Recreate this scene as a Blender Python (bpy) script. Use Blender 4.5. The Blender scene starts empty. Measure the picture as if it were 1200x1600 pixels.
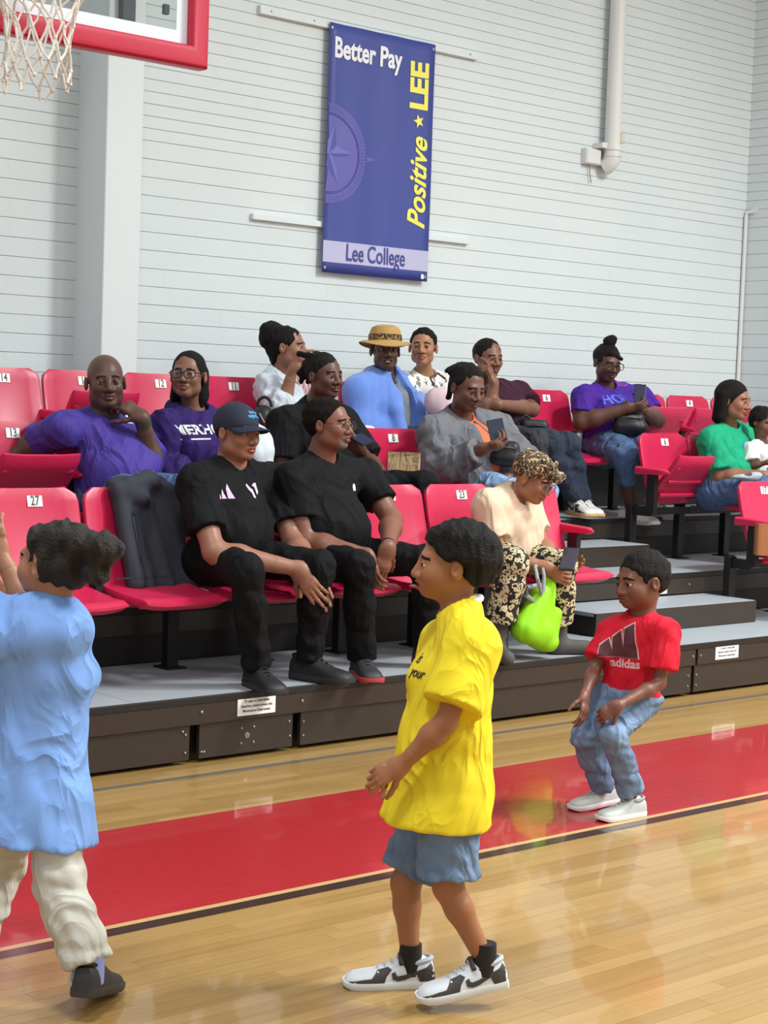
import bpy, bmesh, math, random
import numpy as np
from mathutils import Vector, Matrix
from mathutils.bvhtree import BVHTree
random.seed(7); np.random.seed(7)
SC = bpy.context.scene
COL = SC.collection
# ------------------------------------------------------------------ camera
FPX, CAMH = 2700.0, 1.55
YAW, PITCH, ROLL = [math.radians(a) for a in (-41.2, -3.86, 2.05)]
_f = np.array([-math.sin(YAW)*math.cos(PITCH), math.cos(YAW)*math.cos(PITCH), math.sin(PITCH)])
_r = np.array([math.cos(YAW), math.sin(YAW), 0.0]); _u = np.cross(_r, _f)
CR = _r*math.cos(ROLL)+_u*math.sin(ROLL); CU = -_r*math.sin(ROLL)+_u*math.cos(ROLL); CF = _f
CPOS = np.array([0, 0, CAMH])
camd = bpy.data.cameras.new('camera'); cam = bpy.data.objects.new('camera', camd); COL.objects.link(cam)
cam.matrix_world = Matrix(((CR[0], CU[0], -CF[0], 0), (CR[1], CU[1], -CF[1], 0), (CR[2], CU[2], -CF[2], CAMH), (0, 0, 0, 1)))
camd.sensor_fit = 'HORIZONTAL'; camd.sensor_width = 36; camd.lens = FPX*36/1200; camd.clip_end = 200
SC.camera = cam
def ray(u, v): return CF + CR*((u-600)/FPX) - CU*((v-800)/FPX)
def PY(u, v, y): d = ray(u, v); return CPOS + d*(y/d[1])          # a photo point at world depth y
def PX(u, v, x): d = ray(u, v); return CPOS + d*(x/d[0])
def PZ(u, v, z): d = ray(u, v); return CPOS + d*((z-CAMH)/d[2])
# ------------------------------------------------------------------ light
SC.view_settings.view_transform = 'Standard'; SC.view_settings.look = 'None'
SC.view_settings.exposure = 0.29; SC.view_settings.gamma = 1.0; SC.view_settings.use_curve_mapping = False
try: SC.cycles.use_denoising = True
except Exception: pass
wd = bpy.data.worlds.new('gym_air'); SC.world = wd; wd.use_nodes = True
wd.node_tree.nodes['Background'].inputs[0].default_value = (.98, 1.0, 1.0, 1)
wd.node_tree.nodes['Background'].inputs[1].default_value = 0.58
def area(name, loc, target, size, power, col=(.96, 1.0, .99)):
    l = bpy.data.lights.new(name, 'AREA'); l.shape = 'RECTANGLE'; l.size, l.size_y = size; l.energy = power; l.color = col; l.spread = math.radians(150)
    o = bpy.data.objects.new(name, l); COL.objects.link(o); o.location = loc
    o.rotation_euler = (Vector(target)-Vector(loc)).to_track_quat('-Z', 'Y').to_euler(); return o
for lx, ly, pw in ((8.6, 1.6, 520), (1.2, 2.6, 150), (10.0, -1.2, 420), (8.0, -3.5, 400)):  # weakest, leftmost one is an added fill that brightens the left floor
    area('bay_and_fill_lamp', (lx, ly, 7.2), (lx, ly+.01, 0), (1.3, .9), pw)
# ------------------------------------------------------------------ materials
def lin(c):
    if isinstance(c, str): c = tuple(int(c[i:i+2], 16)/255 for i in (0, 2, 4))
    return tuple((x/12.92 if x <= .04045 else ((x+.055)/1.055)**2.4) for x in c)+(1.0,)
MATS = {}
def mat(name, col, rough=.5, metal=0, spec=.5, noise=None, bump=None, sheen=0, coat=0, sss=0, wrinkle=None):
    """noise=(scale, amount[, stretch]) varies the base colour; bump=(scale, strength)"""
    if name in MATS: return MATS[name]
    m = bpy.data.materials.new(name); m.use_nodes = True; nt = m.node_tree; b = nt.nodes['Principled BSDF']
    c = lin(col); b.inputs['Base Color'].default_value = c; b.inputs['Roughness'].default_value = rough
    b.inputs['Metallic'].default_value = metal; b.inputs['Specular IOR Level'].default_value = spec
    if sheen: b.inputs['Sheen Weight'].default_value = sheen
    if coat: b.inputs['Coat Weight'].default_value = coat; b.inputs['Coat Roughness'].default_value = .08
    if sss:
        b.inputs['Subsurface Weight'].default_value = sss; b.inputs['Subsurface Radius'].default_value = (.02, .008, .004); b.inputs['Subsurface Scale'].default_value = .3
    tc = nt.nodes.new('ShaderNodeTexCoord')
    if noise:
        n = nt.nodes.new('ShaderNodeTexNoise'); n.inputs['Scale'].default_value = noise[0]; n.inputs['Detail'].default_value = 4
        src = tc.outputs['Object']
        if len(noise) > 2:
            mp = nt.nodes.new('ShaderNodeMapping'); mp.inputs['Scale'].default_value = noise[2]; nt.links.new(src, mp.inputs[0]); src = mp.outputs[0]
        nt.links.new(src, n.inputs['Vector'])
        mx = nt.nodes.new('ShaderNodeMix'); mx.data_type = 'RGBA'; mx.blend_type = 'MIX'
        a = noise[1]; mx.inputs['A'].default_value = tuple(x*(1-a) for x in c[:3])+(1,); mx.inputs['B'].default_value = tuple(min(1, x*(1+a)) for x in c[:3])+(1,)
        nt.links.new(n.outputs['Fac'], mx.inputs['Factor']); nt.links.new(mx.outputs['Result'], b.inputs['Base Color'])
    if wrinkle:
        n = nt.nodes.new('ShaderNodeTexNoise'); n.noise_type = 'RIDGED_MULTIFRACTAL'; n.inputs['Scale'].default_value = wrinkle[0]; n.inputs['Detail'].default_value = 2.2; n.inputs['Distortion'].default_value = .9; n.inputs['Offset'].default_value = 1.0; n.inputs['Gain'].default_value = 1.5
        mp = nt.nodes.new('ShaderNodeMapping'); mp.inputs['Scale'].default_value = (1, 1, .55); mp.inputs['Rotation'].default_value = (.25, .35, 0); nt.links.new(tc.outputs['Object'], mp.inputs[0]); nt.links.new(mp.outputs[0], n.inputs['Vector'])
        bp = nt.nodes.new('ShaderNodeBump'); bp.inputs['Strength'].default_value = .55; bp.inputs['Distance'].default_value = wrinkle[1]; nt.links.new(n.outputs['Fac'], bp.inputs['Height']); nt.links.new(bp.outputs[0], b.inputs['Normal'])
    elif bump:
        n = nt.nodes.new('ShaderNodeTexNoise'); n.inputs['Scale'].default_value = bump[0]; n.inputs['Detail'].default_value = 5
        nt.links.new(tc.outputs['Object'], n.inputs['Vector'])
        bp = nt.nodes.new('ShaderNodeBump'); bp.inputs['Strength'].default_value = bump[1]; bp.inputs['Distance'].default_value = .01
        nt.links.new(n.outputs['Fac'], bp.inputs['Height']); nt.links.new(bp.outputs[0], b.inputs['Normal'])
    MATS[name] = m; return m
# ------------------------------------------------------------------ object helpers
def link(name, data, parent=None, loc=None, rot=None):
    o = bpy.data.objects.new(name, data); COL.objects.link(o)
    if parent: o.parent = parent
    if loc is not None: o.location = loc
    if rot is not None: o.rotation_euler = rot
    return o
def tag(o, label, cat, group=None):
    o['label'] = label; o['category'] = cat
    if group: o['group'] = group
    return o
def thing(name, label, cat, loc=(0, 0, 0), group=None, rotz=0):
    o = link(name, None, None, loc, (0, 0, rotz)); o.empty_display_size = .1; return tag(o, label, cat, group)
def struct(o): o['kind'] = 'structure'; return o
def mesh(name, V, Fc, m=None, smooth=False):
    me = bpy.data.meshes.new(name); me.from_pydata([tuple(map(float, v)) for v in V], [], [tuple(map(int, f)) for f in Fc])
    if m: me.materials.append(m)
    if smooth: me.polygons.foreach_set('use_smooth', [True]*len(me.polygons))
    me.update(); return me
class MB:
    """collects simple solids into one mesh"""
    def __init__(s): s.V = []; s.F = []
    def add(s, V, Fc):
        k = len(s.V); s.V += [tuple(v) for v in V]; s.F += [tuple(i+k for i in f) for f in Fc]; return s
    def box(s, a, b, c=0.0):
        """box a..b; c > 0 chamfers all its edges"""
        (x0, y0, z0), (x1, y1, z1) = a, b
        if not c:
            V = [(x, y, z) for x in (x0, x1) for y in (y0, y1) for z in (z0, z1)]
            return s.add(V, [(0, 1, 3, 2), (4, 6, 7, 5), (0, 4, 5, 1), (2, 3, 7, 6), (0, 2, 6, 4), (1, 5, 7, 3)])
        bm = bmesh.new(); bmesh.ops.create_cube(bm, size=1)
        for v in bm.verts: v.co = Vector(((x0+x1)/2+v.co.x*(x1-x0), (y0+y1)/2+v.co.y*(y1-y0), (z0+z1)/2+v.co.z*(z1-z0)))
        bmesh.ops.bevel(bm, geom=bm.edges[:], offset=c, segments=2, affect='EDGES', profile=.5)
        return s.bm(bm)
    def bm(s, bm):
        bm.verts.index_update(); V = [v.co[:] for v in bm.verts]; Fc = [[v.index for v in f.verts] for f in bm.faces]; bm.free(); return s.add(V, Fc)
    def tube(s, pts, r, n=8, cap=True):
        pts = [np.array(p, float) for p in pts]; rr = r if hasattr(r, '__len__') else [r]*len(pts); rings = []
        t0 = pts[1]-pts[0]; ref = np.array([0, 0, 1.]) if abs(t0[2]) < .9*np.linalg.norm(t0) else np.array([1., 0, 0])
        for i, p in enumerate(pts):
            t = pts[min(i+1, len(pts)-1)]-pts[max(i-1, 0)]; t = t/(np.linalg.norm(t)+1e-9)
            a = np.cross(t, ref); a /= np.linalg.norm(a)+1e-9; b = np.cross(a, t)
            ref = b
            rings.append([p+rr[i]*(a*math.cos(q)+b*math.sin(q)) for q in np.arange(n)*2*math.pi/n])
        return s.loft(rings, cap, cap)
    def loft(s, rings, cap0=True, cap1=True):
        n = len(rings[0]); V = [p for r in rings for p in r]; Fc = []
        for i in range(len(rings)-1):
            for j in range(n):
                k = (j+1) % n; Fc.append((i*n+j, i*n+k, (i+1)*n+k, (i+1)*n+j))
        if cap0: Fc.append(tuple(range(n))[::-1])
        if cap1: Fc.append(tuple((len(rings)-1)*n+j for j in range(n)))
        return s.add(V, Fc)
    def lathe(s, prof, n=24, axis=(0, 0, 0), close=True):
        rings = [[(axis[0]+r*math.cos(q), axis[1]+r*math.sin(q), axis[2]+z) for q in np.arange(n)*2*math.pi/n] for r, z in prof]
        return s.loft(rings, close, close)
    def prism(s, poly, y0, y1):
        """polygon in x,z extruded along y"""
        n = len(poly); V = [(x, y0, z) for x, z in poly]+[(x, y1, z) for x, z in poly]
        return s.add(V, [tuple(range(n)), tuple(range(2*n-1, n-1, -1))]+[(i, i+n, (i+1) % n+n, (i+1) % n) for i in range(n)])
    def mesh(s, name, m=None, smooth=False):
        me = mesh(name, s.V, s.F, m, smooth); bm = bmesh.new(); bm.from_mesh(me); bmesh.ops.recalc_face_normals(bm, faces=bm.faces); bm.to_mesh(me); bm.free()
        if smooth:
            try: me.set_sharp_from_angle(angle=math.radians(40))
            except Exception: pass
        return me
    def obj(s, name, m=None, parent=None, loc=None, smooth=False, rot=None): return link(name, s.mesh(name, m, smooth), parent, loc, rot)
def sell(hw, hh, n=24, p=.35, cx=0, cy=0):
    """superellipse outline"""
    out = []
    for q in (np.arange(n)+.5)*2*math.pi/n:
        c, s_ = math.cos(q), math.sin(q); out.append((cx+hw*math.copysign(abs(c)**p, c), cy+hh*math.copysign(abs(s_)**p, s_)))
    return out
def text_mesh(body, size=1.0, bold=0.0, shear=0.0, sx=1.0, space=1.0, align='CENTER', extrude=0.0):
    """flat text outline (x right, y up, centred) as arrays"""
    cu = bpy.data.curves.new('t', 'FONT'); cu.body = body; cu.size = size; cu.offset = bold; cu.shear = shear; cu.space_character = space
    cu.align_x = align; cu.align_y = 'CENTER'; cu.resolution_u = 3; cu.extrude = extrude; cu.fill_mode = 'FRONT' if not extrude else 'BOTH'
    o = bpy.data.objects.new('t', cu); COL.objects.link(o); dg = bpy.context.evaluated_depsgraph_get()
    me = bpy.data.meshes.new_from_object(o.evaluated_get(dg)); bpy.data.objects.remove(o); bpy.data.curves.remove(cu)
    V = np.array([v.co[:] for v in me.vertices]).reshape(-1, 3); Fc = [tuple(p.vertices) for p in me.polygons]; bpy.data.meshes.remove(me)
    if len(V): V[:, 0] *= sx
    return V, Fc
def flat_text(name, body, size, m, parent, origin, right, up, **k):
    V, Fc = text_mesh(body, size, **k); R_, U_ = np.array(right, float), np.array(up, float); N_ = np.cross(R_, U_)
    W = np.array(origin)+V[:, :1]*R_+V[:, 1:2]*U_+V[:, 2:3]*N_
    return link(name, mesh(name, W, Fc, m), parent)
# ------------------------------------------------------------------ court floor
Y0, Z0, RD, RISE = 5.80, .28, .84, .26
def court_material():
    m = bpy.data.materials.new('maple_court'); m.use_nodes = True; nt = m.node_tree; N = nt.nodes; L = nt.links; b = N['Principled BSDF']
    g = N.new('ShaderNodeNewGeometry'); sp = N.new('ShaderNodeSeparateXYZ'); L.new(g.outputs['Position'], sp.inputs[0])
    at = N.new('ShaderNodeAttribute'); at.attribute_name = 'rnd'
    mp = N.new('ShaderNodeMapping'); mp.inputs['Scale'].default_value = (1.1, 26, 1); L.new(g.outputs['Position'], mp.inputs[0])
    ad = N.new('ShaderNodeVectorMath'); ad.operation = 'ADD'; L.new(mp.outputs[0], ad.inputs[0])
    cb = N.new('ShaderNodeCombineXYZ'); mu = N.new('ShaderNodeMath'); mu.operation = 'MULTIPLY'; mu.inputs[1].default_value = 37; L.new(at.outputs['Fac'], mu.inputs[0]); L.new(mu.outputs[0], cb.inputs[0]); L.new(cb.outputs[0], ad.inputs[1])
    no = N.new('ShaderNodeTexNoise'); no.inputs['Scale'].default_value = 1.6; no.inputs['Detail'].default_value = 5; no.inputs['Roughness'].default_value = .6; L.new(ad.outputs[0], no.inputs['Vector'])
    big = N.new('ShaderNodeTexNoise'); big.inputs['Scale'].default_value = .9; L.new(g.outputs['Position'], big.inputs['Vector'])
    rp = N.new('ShaderNodeValToRGB'); e = rp.color_ramp.elements
    e[0].position = .22; e[0].color = lin('8e6b39'); e[1].position = .78; e[1].color = lin('b18f5b'); x = e.new(.5); x.color = lin('a3814b')
    s1 = N.new('ShaderNodeMath'); s1.operation = 'MULTIPLY_ADD'; s1.inputs[1].default_value = .30; L.new(at.outputs['Fac'], s1.inputs[0])
    s2 = N.new('ShaderNodeMath'); s2.operation = 'MULTIPLY_ADD'; s2.inputs[1].default_value = .5; s2.inputs[2].default_value = .10; L.new(no.outputs['Fac'], s2.inputs[0]); L.new(s2.outputs[0], s1.inputs[2]); L.new(s1.outputs[0], rp.inputs[0])
    def band(lo, hi):
        a = N.new('ShaderNodeMath'); a.operation = 'GREATER_THAN'; a.inputs[1].default_value = lo; L.new(sp.outputs['Y'], a.inputs[0])
        c = N.new('ShaderNodeMath'); c.operation = 'LESS_THAN'; c.inputs[1].default_value = hi; L.new(sp.outputs['Y'], c.inputs[0])
        d = N.new('ShaderNodeMath'); d.operation = 'MULTIPLY'; L.new(a.outputs[0], d.inputs[0]); L.new(c.outputs[0], d.inputs[1]); return d.outputs[0]
    cur = rp.outputs[0]
    for lo, hi, c in ((4.165, 5.085, 'a8252b'), (4.078, 4.138, '3a2620'), (4.138, 4.165, 'c9a470'), (5.603, 5.645, '6b6156')):
        mx = N.new('ShaderNodeMix'); mx.data_type = 'RGBA'; L.new(band(lo, hi), mx.inputs['Factor']); L.new(cur, mx.inputs['A']); mx.inputs['B'].default_value = lin(c); cur = mx.outputs['Result']
    L.new(cur, b.inputs['Base Color']); b.inputs['Roughness'].default_value = .34; b.inputs['Specular IOR Level'].default_value = .35
    b.inputs['Coat Weight'].default_value = .55; b.inputs['Coat Roughness'].default_value = .045; b.inputs['Coat IOR'].default_value = 1.45
    sc2 = N.new('ShaderNodeTexNoise'); sc2.inputs['Scale'].default_value = 3.0; L.new(g.outputs['Position'], sc2.inputs['Vector'])
    bp = N.new('ShaderNodeBump'); bp.inputs['Strength'].default_value = .05; bp.inputs['Distance'].default_value = .02; L.new(sc2.outputs['Fac'], bp.inputs['Height']); L.new(bp.outputs[0], b.inputs['Coat Normal'])
    return m
M_COURT = court_material()
M_BLACK = mat('black_steel', '171413', .5, 0, .4)
floor = MB().box((-6, -6, -.12), (16, 9, -.021)).obj('floor', mat('floor_base', '2a2019', .8)); struct(floor)
def boards():
    out = []; w = .0572; rng = random.Random(3)
    y = -3.0
    while y < 5.95:
        x = -4.0+rng.random()
        while x < 12.5:
            L_ = rng.choice((.55, .75, .9, 1.1, 1.3))*rng.uniform(.8, 1.2); out.append((x, min(x+L_, 12.6), y, y+w, rng.random())); x += L_
        y += w
    return out
def board_geo(V, Fc, R_, bx):
    x0, x1, y0, y1, r = bx; g = .0004; k = len(V)
    V += [(x0+g, y0+g, 0), (x1-g, y0+g, 0), (x1-g, y1-g, 0), (x0+g, y1-g, 0), (x0+g, y0+g, -.02), (x1-g, y0+g, -.02), (x1-g, y1-g, -.02), (x0+g, y1-g, -.02)]
    Fc += [(k, k+1, k+2, k+3), (k, k+4, k+5, k+1), (k+1, k+5, k+6, k+2), (k+2, k+6, k+7, k+3), (k+3, k+7, k+4, k)]; R_ += [r]*5
def board_mesh(lst):
    V, Fc, R_ = [], [], []
    for b in lst: board_geo(V, Fc, R_, b)
    me = mesh('floor_board', V, Fc, M_COURT); a = me.attributes.new('rnd', 'FLOAT', 'FACE'); a.data.foreach_set('value', R_); return me
def in_view(p, pad=0):
    d = np.array(p)-CPOS; z = d@CF
    if z < .3: return False
    u, v = 600+FPX*(d@CR)/z, 800-FPX*(d@CU)/z; return -pad < u < 1200+pad and -pad < v < 1600+pad
allb = boards(); near = []; rest = []
for b in allb: (near if in_view(((b[0]+b[1])/2, b[2], 0), 60) else rest).append(b)
near.sort(key=lambda b: np.hypot(b[0]+b[1], 2*b[2])); rest += near[300:]; near = near[:300]
for b in near: link('floor_board', board_mesh([b]), floor)
o = link('floor_boards_beyond', board_mesh(rest), floor); o['kind'] = 'stuff'
# ------------------------------------------------------------------ walls
WY, WX = 8.45, 11.04
def paint_material():
    m = mat('painted_block', 'd9dad6', .55, 0, .3); nt = m.node_tree; N = nt.nodes; L = nt.links; b = N['Principled BSDF']
    g = N.new('ShaderNodeNewGeometry'); n = N.new('ShaderNodeTexNoise'); n.inputs['Scale'].default_value = 1.3; n.inputs['Detail'].default_value = 3; L.new(g.outputs['Position'], n.inputs['Vector'])
    mx = N.new('ShaderNodeMix'); mx.data_type = 'RGBA'; mx.inputs['A'].default_value = lin('c9d3d5'); mx.inputs['B'].default_value = lin('d5dbdb'); L.new(n.outputs['Fac'], mx.inputs['Factor']); L.new(mx.outputs['Result'], b.inputs['Base Color'])
    n2 = N.new('ShaderNodeTexNoise'); n2.inputs['Scale'].default_value = 40; n2.inputs['Detail'].default_value = 4; L.new(g.outputs['Position'], n2.inputs['Vector'])
    bp = N.new('ShaderNodeBump'); bp.inputs['Strength'].default_value = .25; bp.inputs['Distance'].default_value = .004; L.new(n2.outputs['Fac'], bp.inputs['Height']); L.new(bp.outputs[0], b.inputs['Normal'])
    return m
M_PAINT = paint_material(); M_JOINT = mat('mortar_joint', 'b9bab6', .8)
wall_back = struct(MB().box((-4, WY+.008, 0), (WX+.3, WY+.3, 9)).obj('wall_back', M_JOINT))
wall_right = struct(MB().box((WX+.008, -3, 0), (WX+.3, WY+.3, 9)).obj('wall_right', M_JOINT))
def brick_geo(V, Fc, x0, x1, z0, z1, plane, dep):
    """a block face with chamfered edges; plane 'y' faces -Y, plane 'x' faces -X"""
    k = len(V); c = .0028; gz = .0009; gx = .0; cx = .0
    x0 += gx; x1 -= gx; z0 += gz; z1 -= gz
    for (a, b_, d) in ((x0, z0, .012), (x1, z0, .012), (x1, z1, .012), (x0, z1, .012), (x0, z0, c), (x1, z0, c), (x1, z1, c), (x0, z1, c), (x0+cx, z0+c, 0), (x1-cx, z0+c, 0), (x1-cx, z1-c, 0), (x0+cx, z1-c, 0)):
        V.append((a, WY+d+dep, b_) if plane == 'y' else (WX+d+dep, a, b_))
    for a in (0, 4):
        for j in range(4): Fc.append((k+a+j, k+a+(j+1) % 4, k+a+4+(j+1) % 4, k+a+4+j))
    Fc.append((k+8, k+9, k+10, k+11))
ZJ = 2.022-19*.1035
rngw = random.Random(11); blocks = []; row = 0; z = ZJ
while z < 2.9:
    x = 2.0+(row % 2)*.2
    while x < WX:
        blocks.append((x, min(x+.405, WX), z, z+.1035, rngw.uniform(-.0004, .0004))); x += .405
    z += .1035; row += 1
ztop = z; upper = []
while z < 7.5:
    x = 2.0+(row % 2)*.15
    while x < WX: upper.append((x, min(x+.305, WX), z, z+.0693, rngw.uniform(-.0004, .0004))); x += .305
    z += .0693; row += 1
vis = [b for b in blocks if in_view(((b[0]+b[1])/2, WY, b[3]), 40) and b[3] > 1.55]
vis.sort(key=lambda b: b[0]); vis = vis[:300]; vs = set(vis)
for b in vis:
    V, Fc = [], []; brick_geo(V, Fc, b[0], b[1], b[2], b[3], 'y', b[4]); link('block', mesh('block', V, Fc, M_PAINT), wall_back)
V, Fc = [], []
for b in blocks+upper:
    if b not in vs: brick_geo(V, Fc, b[0], b[1], b[2], b[3], 'y', b[4])
o = link('brick_courses', mesh('brick_courses', V, Fc, M_PAINT), wall_back); o['kind'] = 'stuff'
V, Fc = [], []; z = ZJ; row = 0
while z < 7.5:
    h = .1035 if z < 2.9 else .0693; y = 2.0+(row % 2)*.2
    while y < WY: brick_geo(V, Fc, y, min(y+.405, WY), z, z+h, 'x', 0); y += .405
    z += h; row += 1
o = link('brick_courses', mesh('brick_courses', V, Fc, M_PAINT), wall_right); o['kind'] = 'stuff'
M_WHITE = mat('white_paint', 'd3dadb', .45, noise=(2, .03))
pil = struct(MB().box((5.05, 8.16, 0), (5.285, WY+.02, 9), .008).obj('trim_1', M_WHITE))
# ------------------------------------------------------------------ banner, rails, pipe
M_BAN = mat('banner_vinyl', '3a4590', .45, noise=(3, .06)); M_BANL = mat('banner_lilac', '5c58a4', .45); M_BANP = mat('banner_pale', 'b4b2d2', .45)
M_INKW = mat('print_white', 'e4e4e8', .5); M_INKY = mat('print_yellow', 'e9e25c', .5); M_INKK = mat('print_black', '1d1b20', .5); M_INKB = mat('print_navy', '39408a', .5)
for zz, x0, x1, h, lab in ((3.79, 6.255, 8.06, .052, 'white wooden rail on the wall along the top edge of the banner'), (2.575, 6.245, 8.045, .036, 'thin white wooden rail on the wall behind the lower half of the banner')):
    r = thing('wall_rail', lab, 'rail', (0, 0, 0), 'banner rails')
    MB().box((x0, WY-.03, zz), (x1, WY+.001, zz+h), .003).obj('batten', M_WHITE, r)
    if h > .05:
        for i in range(6): MB().lathe([(.006, 0), (.006, .002)], 8).obj('screw', mat('screw_dull', '777770', .4, .6), r, (x0+.08+i*.33, WY-.03, zz+.025), rot=(math.pi/2, 0, 0))
ban = thing('banner', 'tall blue vinyl college banner with white and yellow lettering on the wall', 'banner')
BX0, BX1, BZ0, BZ1, BY = 6.775, 7.66, 2.30, 3.825, WY-.042
nx, nz = 14, 24; V = []; Fc = []
def bwave(x, z): return .006*math.sin(x*9+z*2)*math.sin((z-BZ0)/(BZ1-BZ0)*math.pi)+.003*math.sin(x*23)
for i in range(nz+1):
    for j in range(nx+1):
        x = BX0+(BX1-BX0)*j/nx; z = BZ0+(BZ1-BZ0)*i/nz; V.append((x, BY+bwave(x, z), z))
for i in range(nz):
    for j in range(nx): a = i*(nx+1)+j; Fc.append((a, a+1, a+nx+2, a+nx+1))
o = link('sheet', mesh('sheet', V, Fc, M_BAN, True), ban); md = o.modifiers.new('thick', 'SOLIDIFY'); md.thickness = .002; md.offset = 1
def bflat(name, poly_or_text, m, dy=-.004, faces=None):
    V = [(x, BY+dy+bwave(x, z), z) for x, z in poly_or_text]; return link(name, mesh(name, V, faces or [tuple(range(len(V)))], m), ban)
def strip(name, x0, x1, z0, z1, m, dy=-.0035, n=16):
    P = [(x0+(x1-x0)*i/n, z0) for i in range(n+1)]+[(x0+(x1-x0)*i/n, z1) for i in range(n+1)]
    return bflat(name, P, m, dy, [(i, i+1, n+2+i, n+1+i) for i in range(n)])
strip('pale_band', BX0+.002, BX1-.002, 2.365, 2.497, M_BANP)
def btext(body, cx, cz, size, m, bold, shear=0, sx=1, rot=0, space=1.0, dy=-.006):
    V, Fc = text_mesh(body, size, bold, shear, sx, space)
    c, s_ = math.cos(rot), math.sin(rot); P = [(cx+v[0]*c-v[1]*s_, cz+v[0]*s_+v[1]*c) for v in V]
    return bflat('lettering', P, m, dy, Fc)
btext('Better Pay', BX0+.315, BZ1-.150, .172, M_INKW, .0050, 0, .76)
btext('Lee College', BX0+.435, 2.430, .150, M_INKB, .0022, 0, .70, dy=-.0065)
btext('LEE', BX1-.125, BZ1-.285, .205, M_INKY, .008, 0, 1.0, math.pi/2)
btext('Positive', BX1-.115, 2.918, .200, M_INKY, .0045, .35, .92, math.pi/2)
def star_poly(cx, cz, R, r, n=5, ph=math.pi/2): return [(cx+(R if k % 2 == 0 else r)*math.cos(ph+k*math.pi/n), cz+(R if k % 2 == 0 else r)*math.sin(ph+k*math.pi/n)) for k in range(2*n)]
def fan(name, poly, c, m, dy): return bflat(name, poly+[c], m, dy, [(i, (i+1) % len(poly), len(poly)) for i in range(len(poly))])
fan('yellow_star', star_poly(BX1-.13, 3.318, .046, .019, 5, math.pi), (BX1-.13, 3.318), M_INKY, -.006)
# half compass emblem at the left edge
CX, CZ = BX0+.02, 3.03
def ring(name, r0, r1, m, dy, n=40, a0=-1.72, a1=1.62):
    P = []
    for i in range(n+1):
        a = a0+(a1-a0)*i/n
        P += [(max(BX0+.002, CX+r0*math.cos(a)), CZ+r0*math.sin(a)), (max(BX0+.002, CX+r1*math.cos(a)), CZ+r1*math.sin(a))]
    bflat(name, P, m, dy, [(2*i, 2*i+1, 2*i+3, 2*i+2) for i in range(n)])
M_EMB2 = mat('emblem_shade', '474a98', .45)
ring('emblem_disc', 0, .235, M_BANL, -.0045); ring('emblem_ring', .238, .246, M_EMB2, -.0055); ring('emblem_rim', .25, .305, M_BANL, -.0045)
for i in range(44):
    a = -1.6+3.2*i/43; da = .012
    bflat('tick', [(max(BX0+.002, CX+r*math.cos(a+d)), CZ+r*math.sin(a+d)) for r, d in ((.262, -da), (.298, -da), (.298, da), (.262, da))], M_EMB2, -.0055)
for k in range(5):
    a = .08+k*2*math.pi/5
    tip = (CX+.19*math.cos(a), CZ+.19*math.sin(a))
    for sgn in (-1, 1):
        b_ = (CX+.075*math.cos(a+sgn*math.pi/5), CZ+.075*math.sin(a+sgn*math.pi/5))
        P = [(max(BX0+.002, x), z) for x, z in ((CX, CZ), tip, b_)]
        if max(p[0] for p in P) > BX0+.01: bflat('star_facet', P if sgn > 0 else P[::-1], M_EMB2 if sgn < 0 else mat('emblem_light', '6a67b2', .45), -.0058)
bflat('compass_point', [(CX+.315, CZ-.018), (CX+.40, CZ), (CX+.315, CZ+.018)], M_BANL, -.0045)
for cx_, cz_ in ((BX0+.02, BZ0+.03), (BX1-.02, BZ0+.03), (BX0+.02, BZ1-.03), (BX1-.02, BZ1-.03)):
    MB().lathe([(.009, 0), (.009, .003), (.005, .003)], 12).obj('grommet', mat('brass_dull', 'a9a79a', .3, .8), ban, (cx_, BY-.003, cz_), rot=(math.pi/2, 0, 0))
bflat('union_mark', [(BX1-.06, 2.315), (BX1-.035, 2.315), (BX1-.035, 2.345), (BX1-.06, 2.345)], M_INKW, -.006)
# downpipe
M_PVC = mat('painted_pvc', 'd4d5d2', .35, noise=(3, .03))
pp = thing('drain_pipe', 'thick white plastic drain pipe ending in an elbow on the wall', 'pipe')
px, py = 9.36, WY-.085
MB().tube([(px, py, 3.33), (px, py, 6.0)], .058, 24).obj('pipe', M_PVC, pp, smooth=True)
el = [(px, py, 3.36)]+[(px-.03*(1-math.cos(a)), py+.085*(1-math.cos(a)), 3.31-.085*math.sin(a)) for a in np.linspace(0, 1.15, 8)]
MB().tube(el, .062, 20).obj('elbow', M_PVC, pp, smooth=True)
MB().lathe([(.068, 0), (.068, .035)], 24).obj('collar', M_PVC, pp, (px, py, 3.345), smooth=True); MB().lathe([(.066, 0), (.066, .01)], 24).obj('collar', M_PVC, pp, (px, py, 3.30), smooth=True)
MB().box((px-.115, py-.01, 3.353), (px+.01, WY, 3.393), .004).obj('strap', M_PVC, pp)
MB().tube([(px+.035, py-.048, 3.40), (px+.04, py-.05, 3.47)], .022, 8).obj('bare_patch', mat('bare_patch', 'c9c2ae', .7), pp, smooth=True)
jb = thing('junction_box', 'small white square junction box on the wall beside the pipe elbow', 'box')
MB().box((9.13, WY-.05, 3.235), (9.285, WY, 3.345), .006).obj('case', M_PVC, jb); MB().box((9.137, WY-.056, 3.241), (9.278, WY-.05, 3.339), .002).obj('cover', M_PVC, jb)
MB().tube([(9.20, WY-.02, 3.24), (9.205, WY-.02, 3.17), (9.225, WY-.02, 3.11)], .004, 6).obj('loose_wire', mat('wire_grey', '8a8a84', .5), jb)
cd = thing('wall_conduit', 'thin white vertical conduit running down the room corner', 'conduit')
MB().tube([(WX-.02, WY-.02, .8), (WX-.02, WY-.02, 3.04), (WX-.015, WY-.025, 3.07), (WX+.005, WY-.09, 3.085)], .016, 10).obj('tube', M_PVC, cd, smooth=True)
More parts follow.
